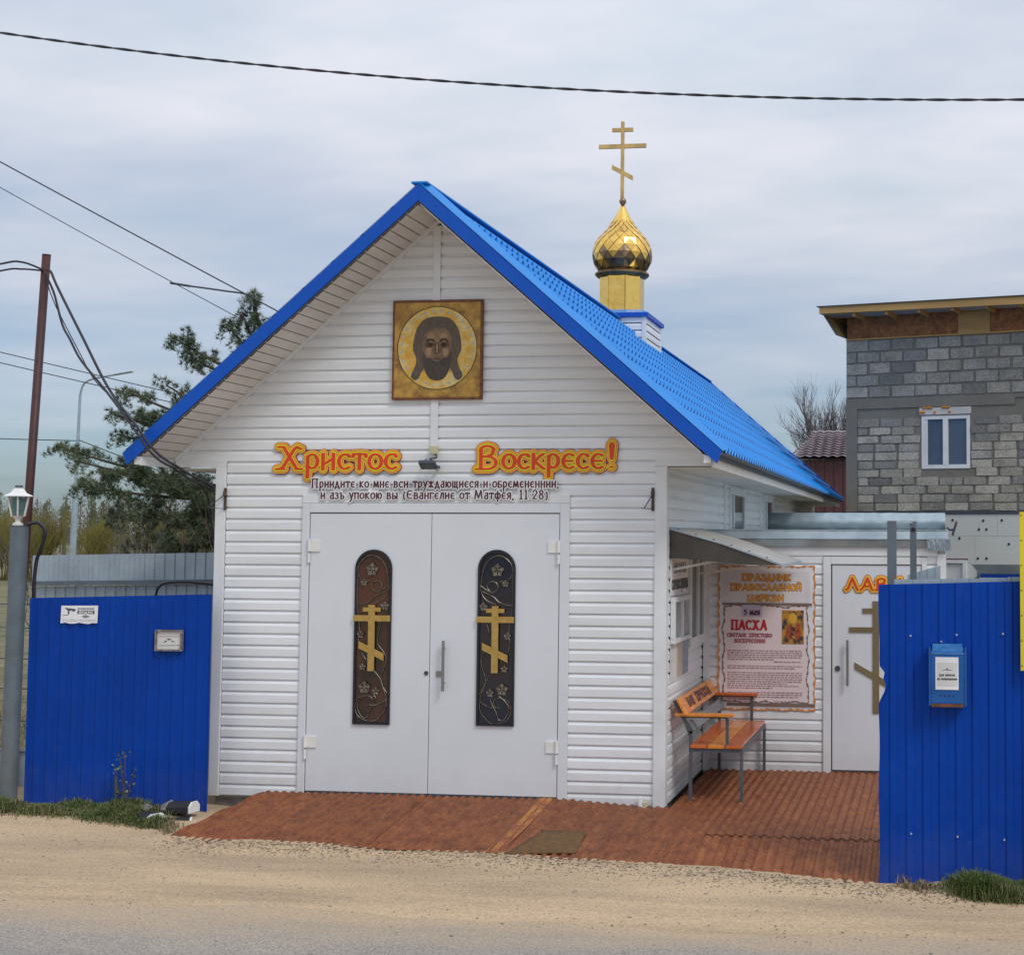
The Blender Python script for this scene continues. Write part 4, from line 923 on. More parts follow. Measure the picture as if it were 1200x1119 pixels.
def ribbon(P, w, y, m, nm, par):
    b = MB(); n = len(P)
    for i in range(n):
        a = Vector(P[i-1]); c = Vector(P[(i+1) % n]); d = (c-a).normalized(); nn = Vector((-d.y, d.x)); ww = w*(1+.5*math.sin(i*1.7)+.3*math.sin(i*.9))
        p = Vector(P[i]); q1 = p+nn*ww; q2 = p-nn*ww*.3; b.v += [(q1.x, y, q1.y), (q2.x, y, q2.y)]
    for i in range(n): j = (i+1) % n; b.f.append((2*i, 2*i+1, 2*j+1, 2*j))
    return b.build(nm, m, par)
ribbon(border(X0+.004, X1-.004, Z0+.004, Z1-.004,   .005, 26), .013, yb-.0015, mat('border_orange', (0.68, 0.27, 0.08), .5), 'border', fp)
MB().box(X0+.06, X1-.055, yb-.003, yb-.001, 1.70, 2.02).build('header_panel', posterg, fp)
for (tx, x0, x1, z) in (('ПРАЗДНИК', 4.625, 5.12, 1.925), ('ПРАВОСЛАВНОЙ', 4.505, 5.23, 1.825), ('ЦЕРКВИ', 4.68, 5.05, 1.715)):
    sg = layout(tx, x0, x1, z, .062, .062, gap=.14)
    letters('header_backing', sg, .0115, .0105, .0045, yb-.0045, .001, mat('header_brown', (.42, .15, .05), .6) if tx == 'ПРАЗДНИК' else bpy.data.materials['header_brown'], fp)
    letters('header_lettering', sg, .0065, .0050, .0035, yb-.006, .001, mat('header_gold', (.85, .42, .05), .5) if tx == 'ПРАЗДНИК' else bpy.data.materials['header_gold'], fp)
# scroll sheet with printed lines
px0, px1, pz0, pz1 = 4.43, 5.30, .69, 1.665
P = border(px0, px1, pz0, pz1, .010, 19); bb = MB(); bb.v = [(x, yb-.004, z) for x, z in P]; bb.f = [tuple(range(len(P)))]; bb.build('scroll_sheet', posterp, fp)
ribbon(P, .009, yb-.0055, brownink, 'scroll_edge', fp)
MB().box(px0-.01, px1+.04, yb-.010, yb-.004, 1.675, 1.695).build('scroll_bar', brownink, fp); MB().box(px0+.04, px1+.07, yb-.010, yb-.004, .655, .685).build('scroll_bar', brownink, fp)
MB().box(4.62, 4.83, yb-.0065, yb-.005, 1.555, 1.665).build('date_slip', mat('lilac_paper', (.60, .53, .68), .6), fp)
letters('date_lettering', layout('5 мая', 4.645, 4.805, 1.575, .044, .06), .006, .0045, .0035, yb-.008, .001, maroon, fp)
letters('title_lettering', layout('ПАСХА', 4.515, 4.875, 1.425, .095, .095, gap=.14), .012, .0075, .004, yb-.007, .001, mat('title_red', (.55, .015, .03), .5), fp)
for tx, x0, x1, z in (('СВЕТЛОЕ ХРИСТОВО', 4.47, 4.93, 1.350), ('ВОСКРЕСЕНИЕ', 4.545, 4.865, 1.293)):
    letters('subtitle_lettering', layout(tx, x0, x1, z, .038, .038), .0058, .0042, .0035, yb-.007, .001, pinkink, fp)
# text block: rows of unreadable small print as short dashes
r_ = random.Random(5); b = MB(); z = 1.235
rows = [1, 1, 1, 1, .62, -1, 0, 1, .9, 0, 1, 1, 1, 1, 1, .8, .95, .6, 0, 1, 1, .95, .35, -1]
for q in rows:
    z -= .0222
    if q == 0: continue
    xa, xb = (4.475, 4.475+.765*q) if q > 0 else (4.95, 5.24)
    x = xa
    while x < xb-.01:
        w = r_.uniform(.015, .05); w = min(w, xb-x); hh = r_.uniform(.0042, .006)
        b.quad((x, yb-.006, z-hh), (x+w, yb-.006, z-hh), (x+w, yb-.006, z+hh), (x, yb-.006, z+hh)); x += w+.009
b.build('text_block', mat('small_print', (.36, .22, .25), .6), fp)['kind'] = 'stuff'
# small picture: generic gold, orange and dark blue scene
MB().box(5.035, 5.255, yb-.0075, yb-.005, 1.285, 1.625).build('picture', mat('poster_picture', (.55, .26, .03), .5, col2=(.04, .035, .045), scale=13, lo=.44, hi=.58), fp)
MB().lathe([(.001, 0), (.05, .001)], (0, 0, 0), 4)
b = MB()
for (cx, cz, rx, rz) in ((5.10, 1.40, .026, .07), (5.195, 1.41, .030, .085)): b.poly([(cx+rx*math.cos(t), yb-.009, cz+rz*math.sin(t)) for t in np.linspace(0, 6.1, 14)])
b.build('painted_figures', mat('picture_red', (.50, .09, .02), .5, col2=(.2, .04, .02), scale=30), fp)
MB().poly([(5.145+.045*math.cos(t), yb-.009, 1.545+.055*math.sin(t)) for t in np.linspace(0, 6.1, 14)]).build('painted_glow', mat('picture_gold', (.72, .42, .05), .5), fp)
# ================================================================ SIDE WALL: sign, notice board, papers, bench, awning
sx = 4.2
def sidef(x, y, z): return (y, x, z)      # lettering plane (x along, y out) -> wall facing +X
t = thing('wall_sign', 'white two line lettered sign under the awning on the chapel side wall', 'sign', (4.225, .6, 1.86))
MB().box(4.221, 4.230, .17, 1.10, 1.84, 2.17).build('board', signw, t)
fr = lambda x, y, z: (4.2305-y, x, z)
letters('lettering', layout('ИКОНЫ', .30, .95, 2.04, .085, .085), .010, .007, .005, 0, -.002, greyink, t, frame=lambda x, y, z: (4.2325+y, x, z))
letters('lettering', layout('СКОРОПОСЛУШНИЦЫ', .20, 1.07, 1.89, .085, .085), .010, .007, .005, 0, -.002, greyink, t, frame=lambda x, y, z: (4.2325+y, x, z))
t = thing('notice_board', 'white framed notice board with two glazed doors on the chapel side wall', 'notice board', (4.24, .65, 1.42))
f = MB(); f.box(4.22, 4.262, .20, 1.12, 1.775, 1.82); f.box(4.22, 4.262, .20, 1.12, 1.405, 1.445); f.box(4.22, 4.262, .20, .26, 1.446, 1.774); f.box(4.22, 4.262, 1.06, 1.12, 1.446, 1.774); f.box(4.22, 4.262, .635, .685, 1.446, 1.774)
f.build('frame', trimw, t, bevel=.003)
for y0, y1 in ((.261, .634), (.686, 1.059)):
    MB().box(4.22, 4.240, y0, y1, 1.446, 1.774).build('pane', mat('board_glass', (.36, .40, .40), .15, col2=(.22, .26, .28), scale=8) if y0 < .3 else bpy.data.materials['board_glass'], t)
for k, (y0, y1, m_, lb) in enumerate(((.20, .52, paper, 'white printed sheet pinned below the notice board, nearest the corner'), (.53, .84, papert, 'tan printed sheet pinned below the notice board, between two others'), (.85, 1.15, paperb, 'bluish printed sheet pinned below the notice board, nearest the window'))):
    o = MB().box(4.2195, 4.2235, y0, y1, 1.075, 1.395).build('notice_sheet', m_, at=(4.221, y0, 1.075)); tag(o, lb, 'notice', 'sheets pinned under the notice board')
# bench
bn = thing('bench', 'orange varnished slatted bench with grey steel frame against the side wall under the awning', 'bench', (4.62, 1.15, 0))
by0, by1 = .27, 2.03; xb_, xf = 4.40, 4.86; zs_ = .53
w_ = .028
for yy in (by0, by1):
    MB().box(xf-w_/2, xf+w_/2, yy-w_/2, yy+w_/2, 0.01, zs_-.05).build('leg', benchm, bn)
    MB().box(xb_-w_/2, xb_+w_/2, yy-w_/2, yy+w_/2, 0.01, zs_+.10).build('leg', benchm, bn)
    MB().bar((xb_+.01, yy, zs_+.08), (4.245, yy, .90), w_, w_, up=(0, 1, 0)).build('back_post', benchm, bn)
    MB().box(xf-.13-w_/2, xf-.13+w_/2, yy-w_/2, yy+w_/2, zs_-.045, .745).build('arm_post', benchm, bn)
    MB().bar((xb_-.10, yy, .755), (xf-.13, yy, .755), w_*.6, w_*.5).build('arm_rail', benchm, bn)
    MB().bar((xb_, yy, .56), (xb_+.12-.17, yy, .70), w_*.6, w_*.6, up=(0, 1, 0)).build('brace', benchm, bn)
    o = MB().box(xb_-.14, xf-.07, yy-.045, yy+.045, .762, .790).build('armrest', wood if yy == by0 else woodr, bn, bevel=.004)
b = MB(); b.box(xb_, xf, by0-.013, by0+.013, zs_-.085, zs_-.05); b.box(xb_, xf, by1-.013, by1+.013, zs_-.085, zs_-.05)
b.box(xf-.013, xf+.013, by0+.014, by1-.014, zs_-.085, zs_-.05); b.box(xb_-.013, xb_+.013, by0+.014, by1-.014, zs_-.085, zs_-.05); b.build('seat_frame', benchm, bn)
for k in range(3):
    x0 = xb_+.0+k*.157
    MB().box(x0, x0+.148, by0-.03, by1+.03, zs_-.049, zs_-.018).build('seat_plank', wood if k == 1 else woodr, bn, bevel=.004)
def bp(y, s, o=0): # point on back plane, s from 0 (low) to 1 (top)
    a = Vector((xb_+.01+.006, y, zs_+.08)); c = Vector((4.245+.016, y, .90)); d = (c-a); nn = Vector((d.z, 0, -d.x)).normalized()
    return a+d*s+nn*(.016+o)
P = [bp(by0-.06, .52), bp(by1+.06, .52), bp(by1+.06, 1.02), bp(by0-.06, 1.02)]; nn = (bp(0, 0, .026)-bp(0, 0, 0))
MB().prism([tuple(p) for p in P], tuple(nn)).build('back_board', wood, bn, bevel=.004)
P = [bp(by0-.02, .04), bp(by1+.02, .04), bp(by1+.02, .34), bp(by0-.02, .34)]
MB().prism([tuple(p) for p in P], tuple(nn)).build('back_board', mat('grey_weathered_board', (.17, .18, .20), .6), bn, bevel=.004)
def benchf(x, y, z): p = bp(x, .52+z*1.0, .0262+.0016+y); return tuple(p)
for tx, x0, x1 in (('НАШ', .50, .82), ('ПРИХОД', .98, 1.78)):
    letters('carved_lettering', layout(tx, x0, x1, .15, .22, .22, gap=.12), .022, .045, .012, 0, -.001, carve, bn, frame=benchf)
# awning
aw = thing('awning', 'grey polycarbonate awning with triangular end panel sloping off the chapel side wall', 'awning', (4.7, 1.1, 2.1))
def awz(x): t = (x-4.22)/(5.24-4.22); return 2.437-(2.437-2.118)*t-.035*math.sin(math.pi*t)*(-1)*0.5
b = MB(); nA = 8
for i in range(nA+1):
    x = 4.222+(5.235-4.222)*i/nA; b.v += [(x, .13, awz(x)), (x, 1.98, awz(x)+.004)]
for i in range(nA): b.f.append((2*i, 2*i+1, 2*i+3, 2*i+2))
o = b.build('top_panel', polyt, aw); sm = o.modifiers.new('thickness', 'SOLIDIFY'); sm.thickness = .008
b = MB(); top = [(4.222+(5.20-4.222)*i/nA, .135, awz(4.222+(5.20-4.222)*i/nA)-.01) for i in range(nA+1)]
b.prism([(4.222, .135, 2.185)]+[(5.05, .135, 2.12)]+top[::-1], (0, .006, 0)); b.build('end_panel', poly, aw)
MB().bar((4.222, .128, awz(4.222)+.004), (4.7, .128, awz(4.7)+.004), .010, .014).bar((4.70, .128, awz(4.7)+.004), (5.235, .128, awz(5.235)+.004), .010, .014).build('edge_strip', galvl, aw)
MB().bar((5.235, .12, awz(5.235)-.004), (5.235, 1.99, awz(5.235)-.002), .012, .03).build('front_strip', galvl, aw)
MB().box(4.221, 4.240, .13, 1.98, 2.425, 2.452).build('wall_strip', galvl, aw)
MB().bar((4.222, .30, 2.07), (4.72, .34, 2.17), .022, .022).build('strut', whitep, aw); MB().bar((4.222, 1.7, 2.0), (5.15, 1.75, 2.11), .022, .022).build('strut', whitep, aw)
MB().bar((4.222, .15, 2.19), (5.05, .15, 2.125), .018, .018).build('lower_rail', greyd, aw)
b = MB()
for k in range(6): b.tube([(4.3+.16*k, .126, awz(4.3+.16*k)+.012), (4.3+.16*k, .126, awz(4.3+.16*k)+.022)], .008, 6)
b.build('screws', greyd, aw)
# door mat on the sheets
b = MB(); P = [(3.24, -1.56), (3.80, -1.51), (3.75, -.95), (3.38, -.95)]
for i in range(9):
    for j in range(9):
        s, t2 = i/8, j/8; p = (Vector(P[0])*(1-s)+Vector(P[1])*s)*(1-t2)+(Vector(P[3])*(1-s)+Vector(P[2])*s)*t2
        b.v.append((p.x+rnd.uniform(-.01, .01), p.y+rnd.uniform(-.01, .01), deckz(p.x, p.y)+.020+rnd.uniform(-.001, .003)))
for i in range(8):
    for j in range(8): q = i*9+j; b.f.append((q, q+9, q+10, q+1))
o = b.build('doormat', mossy, at=(3.5, -1.1, -.05), smooth=True); sm = o.modifiers.new('thickness', 'SOLIDIFY'); sm.thickness = .01
tag(o, 'worn brown mat lying on the rusty sheets before the double door', 'mat')
# annex lamp
t = thing('annex_lamp', 'small dark floodlight on an arm at the annex roof corner', 'floodlight', (6.75, 2.15, 2.42))
MB().tube([(6.70, 2.15, 2.47), (6.73, 2.12, 2.445), (6.77, 2.10, 2.45)], .012, 6).build('arm', greyd, t); MB().bar((6.755, 2.08, 2.395), (6.795, 2.06, 2.53), .09, .02, up=(1, 0, 0)).build('housing', greyd, t)

# ================================================================ FENCES
def psheet(x0, x1, z0, z1, y, pitch, depth, zfun=None, dy=0.0, notch=None, rows=1):
    xs = [x0]; p = x0
    while p < x1-1e-6:
        for q in (.08, .16, .60, .68, 1.0):
            xx = p+q*pitch
            if xx < x1: xs.append(xx)
        p += pitch
    xs.append(x1); b = MB()
    def off(x):
        q = ((x-x0)/pitch) % 1.0
        return depth*(smooth(.08, .16, q)-smooth(.60, .68, q))
    for j in range(rows+1):
        for x in xs:
            zt = zfun(x) if zfun else z1; z = z0+(zt-z0)*j/rows; xx = x
            if notch: xx = notch(x, z)
            b.v.append((xx, y+dy*(x-x0)+off(x)+.0015*math.sin(x*7+z*3), z))
    n = len(xs)
    for j in range(rows):
        for i in range(n-1): q = j*n+i; b.f.append((q, q+1, q+n+1, q+n))
    return b
lf = thing('blue_fence', 'blue profiled sheet fence panel left of the chapel with two small signs', 'fence', (-.8, -.3, -.1))
zf = lambda x: 1.785+.028*(x+1.62)
for (a, c) in ((-1.645, -.80), (-.80, .118)):
    o = psheet(a, c, -.14, 1.8, -.300+(.003 if a > -1 else 0), .118, .010, zf, rows=6).build('sheet', bluef, lf); sm = o.modifiers.new('thickness', 'SOLIDIFY'); sm.thickness = .0015
MB().box(-1.64, .02, -.27, -.235, 1.50, 1.55).build('rail', greyd, lf); MB().box(-1.64, .02, -.27, -.235, .20, .25).build('rail', greyd, lf)
rf = thing('blue_fence', 'dark blue profiled sheet fence right of the forecourt with the mailbox on it', 'fence', (6.7, -2.1, -.1))
def ntc(x, z):
    if x < 6.20 and 1.17 < z < 1.46:
        return x+.045*math.sin(math.pi*(z-1.17)/.29)*(1+.4*math.sin(z*60))
    return x+(.004*math.sin(z*9) if x < 6.18 else 0)
o = psheet(6.172, 7.42, -.14, 2.03, -2.100, .118, .010, lambda x: 2.026+.030*(x-6.17), dy=.05, notch=ntc, rows=48).build('sheet', bluef, rf); sm = o.modifiers.new('thickness', 'SOLIDIFY'); sm.thickness = .0015
o = psheet(7.40, 8.6, -.14, 2.03, -2.036, .118, .010, lambda x: 2.026+.030*(x-6.17), dy=.05, rows=4).build('sheet', bluef, rf)
MB().bar((6.22, -2.065, 1.64), (8.6, -1.945, 1.64), .03, .05).build('rail', greyd, rf); MB().bar((6.22, -2.065, .32), (8.6, -1.945, .32), .03, .05).build('rail', greyd, rf)
b = MB()
for x_, z_ in ((6.40, .25), (6.73, .235), (7.06, .22), (6.40, 1.66), (6.73, 1.67), (7.06, 1.68), (6.62, 1.62)): b.tube([(x_, -2.108+.05*(x_-6.17), z_), (x_, -2.100+.05*(x_-6.17), z_)], .008, 6)
b.build('screws', galvl, rf)
gf = thing('grey_fence', 'galvanised sheet strip standing just behind the right blue fence', 'fence', (6.8, -2.0, 0))
for k in range(6):
    x0 = 6.28+.205*k; psheet(x0, x0+.203, 1.5, 2.06+.028*(x0-6.2), -1.99+.002*k, .21, .008, rows=1).build('sheet', galvl, gf)
b2 = thing('grey_fence', 'tall pale grey profiled sheet fence behind the left blue fence', 'fence', (-1.6, 1.2, 0))
for k in range(4):
    x0 = -2.62+.66*k; x1 = min(x0+.66, -.02)
    o = psheet(x0, x1, 1.885, 2.17, 1.20+(.003*(k % 2)), .1095, .010, lambda x: 2.150+.02*(x+2.57), rows=1); o.build('sheet', galvl, b2)
    psheet(x0, x1, -.14, 1.82, 1.24+(.003*(k % 2)), .1095, .010, lambda x: 1.83+.02*(x+2.57), rows=1).build('sheet', galvl, b2)
MB().bar((-2.62, 1.19, 1.862), (-.02, 1.19, 1.908), .05, .045).build('rail', greyp, b2)
b3 = MB()
ff = thing('mesh_fence', 'low dark wire fence continuing left beyond the lantern post', 'fence', (-3.5, 0.6, -.1))
for k in range(3): MB().box(-2.05-1.2*k, -2.01-1.2*k, .55, .59, -.12, 1.72).build('post', greyd, ff)
b = MB()
for z in (.25, .55, .86, 1.15, 1.45, 1.68): b.tube([(-2.02, .56, z), (-5, .56, z+.02)], .006, 5)
b.build('wires', greyd, ff)
MB().box(-5, -2.02, .57, .58, -.12, .28).build('lower_sheet', galvl, ff)
# tall grey gate posts behind the right fence
gp = thing('gate_frame', 'pair of grey square steel posts joined at the top behind the right blue fence', 'gate frame', (6.33, -1.5, -.1))
MB().box(6.215, 6.285, -1.54, -1.47, -.12, 2.495).build('post', greyp, gp); MB().box(6.385, 6.435, -1.32, -1.26, -.12, 2.495).build('post', greyp, gp)
MB().bar((6.25, -1.5, 2.488), (6.41, -1.29, 2.485), .03, .012).build('top_link', galvl, gp); MB().tube([(6.41, -1.325, 2.43), (6.41, -1.315, 2.43)], .018, 10).build('plug', blackm, gp)
o = psheet(6.36, 6.62, 1.9, 2.12, -1.0, .06, .006, lambda x: 2.07+.3*(x-6.36)).build('grey_offcut', galvl, at=(6.5, -1, 1.9)); tag(o, 'short offcut of grey profiled sheet beside the gate posts', 'sheet')
# yellow board at the right
yb_ = thing('yellow_board', 'yellow riveted signboard edge at the far right above the blue fence', 'signboard', (7.4, -2.15, 1.4))
MB().box(7.180, 7.95, -2.125, -2.115, 1.425, 2.555).build('panel', yellowm, yb_)
b = MB()
for z in np.linspace(1.46, 2.53, 7): b.tube([(7.190, -2.130, z), (7.190, -2.1255, z)], .005, 6)
b.build('rivets', greyd, yb_)
for x_ in (7.3, 7.8): MB().box(x_, x_+.04, -2.11, -2.06, -.1, 2.5).build('post', greyp, yb_)
# mailbox
mb_ = thing('mailbox', 'blue metal mailbox with white note on the right blue fence', 'mailbox', (6.663, -2.12, 1.16))
mx0, mx1, mz0, mz1, my0 = 6.530, 6.797, 1.165, 1.605, -2.19
b = MB(); b.box(mx0+.01, mx1-.01, my0+.0, -2.075, mz0+.02, mz1-.05); b.build('body', boxblue, mb_, bevel=.008)
b = MB(); b.prism([(mx0+.018, my0-.004, mz1-.065), (mx1-.018, my0-.004, mz1-.065), (mx1-.03, -2.08, mz1-.006), (mx0+.03, -2.08, mz1-.006)], (0, .004, .006)); b.build('lid', boxlid, mb_)
MB().box(mx0, mx0+.014, my0-.004, -2.075, mz0+.01, mz1-.02).build('side_flange', boxblue, mb_); MB().box(mx1-.014, mx1, my0-.004, -2.075, mz0+.01, mz1-.02).build('side_flange', boxblue, mb_)
MB().box(mx0+.02, mx1-.02, my0-.003, my0+.03, mz0, mz0+.022).build('bottom_edge', iconr, mb_)
nx0, nx1, nz0, nz1 = 6.577, 6.740, 1.288, 1.518
MB().box(nx0, nx1, my0-.0045, my0-.0005, nz0, nz1).build('note', signw, mb_)
MB().box(nx0+.012, nx1-.008, my0-.0058, my0-.0048, 1.315, 1.48).build('note_sheet', paper, mb_)
letters('note_lettering', layout('Для записок', nx0+.025, nx1-.025, 1.385, .012, .017), .0021, .0018, .0016, my0-.0065, .0005, greyink, mb_)
letters('note_lettering', layout('на поминовение', nx0+.012, nx1-.010, 1.357, .012, .017), .0021, .0018, .0016, my0-.0065, .0005, greyink, mb_)
b = MB(); b.poly([(6.62, my0-.0065, 1.426), (6.70, my0-.0065, 1.426), (6.665, my0-.0065, 1.433), (6.66, my0-.0065, 1.447), (6.655, my0-.0065, 1.433)]); b.build('note_emblem', greyink, mb_)
b = MB()
for k in range(4): b.tube([(6.612+.031*k, my0-.002, 1.245), (6.612+.031*k, my0-.0004, 1.245)], .0058, 8)
b.build('vent_holes', blackm, mb_)
# two signs on the left fence
cs = thing('camera_sign', 'white video surveillance sticker on the left blue fence', 'sign', (-1.15, -.31, 1.55))
b = MB(); P = [(-1.330, 1.558)]+[(-1.330+.358*i/8, 1.560+.006*math.sin(i*1.9)) for i in range(1, 9)]+[(-.968, 1.722), (-1.326, 1.718)]
b.prism([(x, -.3155, z) for x, z in P], (0, .004, 0)); b.build('board', signw, cs)
b = MB(); Y_ = -.3162
b.poly([(-1.295, Y_, 1.700), (-1.19, Y_, 1.690), (-1.185, Y_, 1.675), (-1.26, Y_, 1.672), (-1.275, Y_, 1.684)])
b.poly([(-1.262, Y_, 1.671), (-1.245, Y_, 1.671), (-1.245, Y_, 1.645), (-1.258, Y_, 1.645)])
b.poly([(-1.258, Y_, 1.645), (-1.245, Y_, 1.645), (-1.262, Y_, 1.630), (-1.31, Y_, 1.627), (-1.31, Y_, 1.633), (-1.268, Y_, 1.635)])
b.poly([(-1.22, Y_-.0004, 1.671), (-1.20, Y_-.0004, 1.664), (-1.178, Y_-.0004, 1.683), (-1.19, Y_-.0004, 1.686)])
b.build('camera_emblem', greyink, cs)
letters('lettering', layout('ВНИМАНИЕ', -1.165, -1.005, 1.684, .016, .016), .0022, .0018, .002, Y_, .0005, greyink, cs)
MB().poly([(-1.168, Y_, 1.645), (-1.0, Y_, 1.645), (-1.0, Y_, 1.676), (-1.168, Y_, 1.676)]).build('dark_band', greyink, cs)
letters('lettering', layout('ВИДЕО', -1.150, -1.018, 1.651, .019, .019), .0026, .0020, .002, Y_-.0006, .0005, signw, cs)
b = MB(); b.poly([(-1.13, Y_, 1.622), (-1.085, Y_, 1.606), (-1.04, Y_, 1.622), (-1.085, Y_, 1.638)])
r_ = random.Random(3)
for z_ in (1.592, 1.578):
    x = -1.31
    while x < -1.0: w = r_.uniform(.01, .03); b.poly([(x, Y_, z_-.0018), (x+w, Y_, z_-.0018), (x+w, Y_, z_+.0018), (x, Y_, z_+.0018)]); x += w+.006
b.build('small_print', mat('grey_print_light', (.25, .25, .27), .6), cs)
pl = thing('framed_plate', 'small framed certificate like plate on the left blue fence', 'sign', (-.275, -.31, 1.32))
f = MB(); x0, x1, z0, z1 = -.402, -.142, 1.322, 1.512
f.box(x0, x1, -.335, -.301, z1-.016, z1); f.box(x0, x1, -.335, -.301, z0, z0+.016); f.box(x0, x0+.016, -.335, -.301, z0+.0161, z1-.0161); f.box(x1-.016, x1, -.335, -.301, z0+.0161, z1-.0161)
f.build('frame', mat('carved_frame', (.13, .10, .10), .5, col2=(.26, .24, .26), scale=40), pl)
MB().box(x0+.016, x1-.016, -.318, -.302, z0+.016, z1-.016).build('sheet', paper, pl)
b = MB(); Y_ = -.3188; cx_ = -.272
b.poly([(cx_-.028, Y_, 1.432), (cx_+.028, Y_, 1.432), (cx_, Y_, 1.416)]); b.poly([(cx_-.03, Y_, 1.418), (cx_-.058, Y_, 1.398), (cx_-.03, Y_, 1.402), (cx_-.018, Y_, 1.414)]); b.poly([(cx_+.03, Y_, 1.416), (cx_+.062, Y_, 1.404), (cx_+.03, Y_, 1.404), (cx_+.018, Y_, 1.414)])
b.poly([(x0+.035, Y_, 1.452), (x1-.04, Y_, 1.455), (x1-.04, Y_, 1.451), (x0+.035, Y_, 1.448)]); b.poly([(x0+.035, Y_, 1.372), (x1-.03, Y_, 1.376), (x1-.03, Y_, 1.372), (x0+.035, Y_, 1.368)])
b.build('emblem', greyink, pl)
# ================================================================ LANTERN POST, POLE, CABLES
lp = thing('lantern_post', 'leaning thick grey steel post carrying the white garden lantern', 'post', (-1.765, -.34, -.1))
MB().tube([(-1.772, -.34, -.12), (-1.745, -.34, 2.440)], .076, 20).build('shaft', greyp, lp, smooth=False)
MB().tube([(-1.745, -.34, 2.436), (-1.745, -.34, 2.446)], .078, 20).build('cap', greyd, lp)
la = thing('garden_lantern', 'small white six sided garden lantern on top of the grey post', 'lantern', (-1.75, -.34, 2.44)); c = (-1.765, -.34, 0)
MB().lathe([(.045, 2.445), (.045, 2.465), (.022, 2.475), (.022, 2.50), (.055, 2.53), (.062, 2.535)], c, 12).build('base', whitep, la)
MB().lathe([(.135, 2.712), (.132, 2.720), (.075, 2.745), (.055, 2.775), (.022, 2.79), (.022, 2.80)], c, 6).build('hood', whitep, la)
MB().lathe([(.032, 2.798), (.036, 2.806), (.03, 2.815)], c, 10).build('finial', greyd, la)
for k in range(6):
    a = 2*math.pi*k/6
    MB().tube([(c[0]+.060*math.cos(a), c[1]+.060*math.sin(a), 2.532), (c[0]+.098*math.cos(a), c[1]+.098*math.sin(a), 2.712)], .007, 5).build('glazing_bar', whitep, la)
    a2 = 2*math.pi*(k+1)/6
    MB().poly([(c[0]+.057*math.cos(a), c[1]+.057*math.sin(a), 2.535), (c[0]+.057*math.cos(a2), c[1]+.057*math.sin(a2), 2.535), (c[0]+.095*math.cos(a2), c[1]+.095*math.sin(a2), 2.710), (c[0]+.095*math.cos(a), c[1]+.095*math.sin(a), 2.710)]).build('pane', lampglass, la)
MB().lathe([(.02, 2.54), (.046, 2.59), (.050, 2.69), (.02, 2.705)], c, 12).build('bulb', teal, la)
hs = MB().tube(catmull([(-1.72, -.27, 2.455), (-1.66, -.22, 2.475), (-1.60, -.2, 2.43), (-1.585, -.2, 2.36), (-1.62, -.2, 2.24), (-1.66, -.2, 2.12), (-1.665, -.22, 1.9), (-1.66, -.22, 1.72)], 6), .017, 8).build('conduit', cable, at=(-1.65, -.2, 1.7), smooth=True)
tag(hs, 'thick black corrugated conduit curling down from the lantern post', 'conduit')
bp_ = thing('brown_pole', 'tall thin brown steel pole behind the lantern post carrying cables', 'pole', (-2.35, .5, -.1))
MB().tube([(-2.345, .5, -.12), (-2.117, .5, 5.12)], .041, 16).build('shaft', brownp, bp_, smooth=True); MB().tube([(-2.117, .5, 5.118), (-2.1168, .5, 5.124)], .043, 16).build('cap', greyd, bp_)
cb = [
 ([(-9, 3.5, 4.9), (-4.0, 1.2, 5.0), (-2.61, .5, 5.04), (-2.38, .5, 5.055), (-2.12, .45, 4.965)], .010, 'upper black service cable arriving at the brown pole from the left'),
 ([(-9, 3.5, 4.7), (-4.0, 1.2, 4.92), (-2.61, .5, 4.97), (-2.38, .5, 4.985), (-2.12, .45, 4.955)], .009, 'lower black service cable arriving at the brown pole from the left'),
 ([(-2.08, .45, 4.96), (-2.0, .4, 4.93), (-1.86, .3, 4.76), (-1.40, 0, 4.23), (-.94, -.3, 3.71), (-.42, -.70, 3.32), (-.27, -.75, 3.16), (-.15, -.75, 3.05), (-.04, -.70, 2.97), (-.03, -.45, 2.90), (-.03, -.2, 2.85), (-.02, -.05, 2.80)], .0125, 'thick outer black cable drooping from the brown pole to the chapel eave'),
 ([(-2.08, .45, 4.90), (-1.96, .4, 4.72), (-1.80, .3, 4.40), (-1.62, .15, 4.23), (-1.40, 0, 4.0), (-.97, -.3, 3.69), (-.45, -.70, 3.31), (-.29, -.75, 3.13), (-.17, -.75, 3.02), (-.06, -.70, 2.95), (-.05, -.45, 2.87), (-.04, -.2, 2.82), (-.03, -.05, 2.77)], .0110, 'inner black cable drooping from the brown pole to the chapel eave'),
 ([(-2.08, .45, 4.86), (-1.97, .4, 4.66), (-1.82, .3, 4.48), (-1.60, .28, 4.12), (-1.40, .2, 3.86), (-1.24, .2, 3.70)], .005, 'thin twisted wire hanging beside the drooping black cables'),
 ([(-.30, .15, 2.87), (-.22, .2, 2.74), (-.18, .2, 2.56), (-.15, .2, 2.38), (-.12, .2, 2.22), (-.10, .2, 1.9)], .009, 'black cable dropping beside the left chapel corner'),
 ([(-1.10, .9, 1.74), (-1.07, .9, 1.84), (-.98, .9, 1.89), (-.75, .9, 1.90), (-.5, .9, 1.88), (-.2, .9, 1.86), (.0, .9, 1.85)], .012, 'black hose looping over the top of the left blue fence'),
]
for P, r, lb in cb: tag(MB().tube(catmull(P, 8), r, 7).build('cable', cable, at=P[0], smooth=True), lb, 'cable')
def wire(a, c, sag, r, lb, n=24, m=wirem):
    a = Vector(a); c = Vector(c); P = [a+(c-a)*(i/n)-Vector((0, 0, sag*4*(i/n)*(1-i/n))) for i in range(n+1)]
    tag(MB().tube(P, r, 6).build('overhead_wire', m, at=tuple(a)), lb, 'wire')
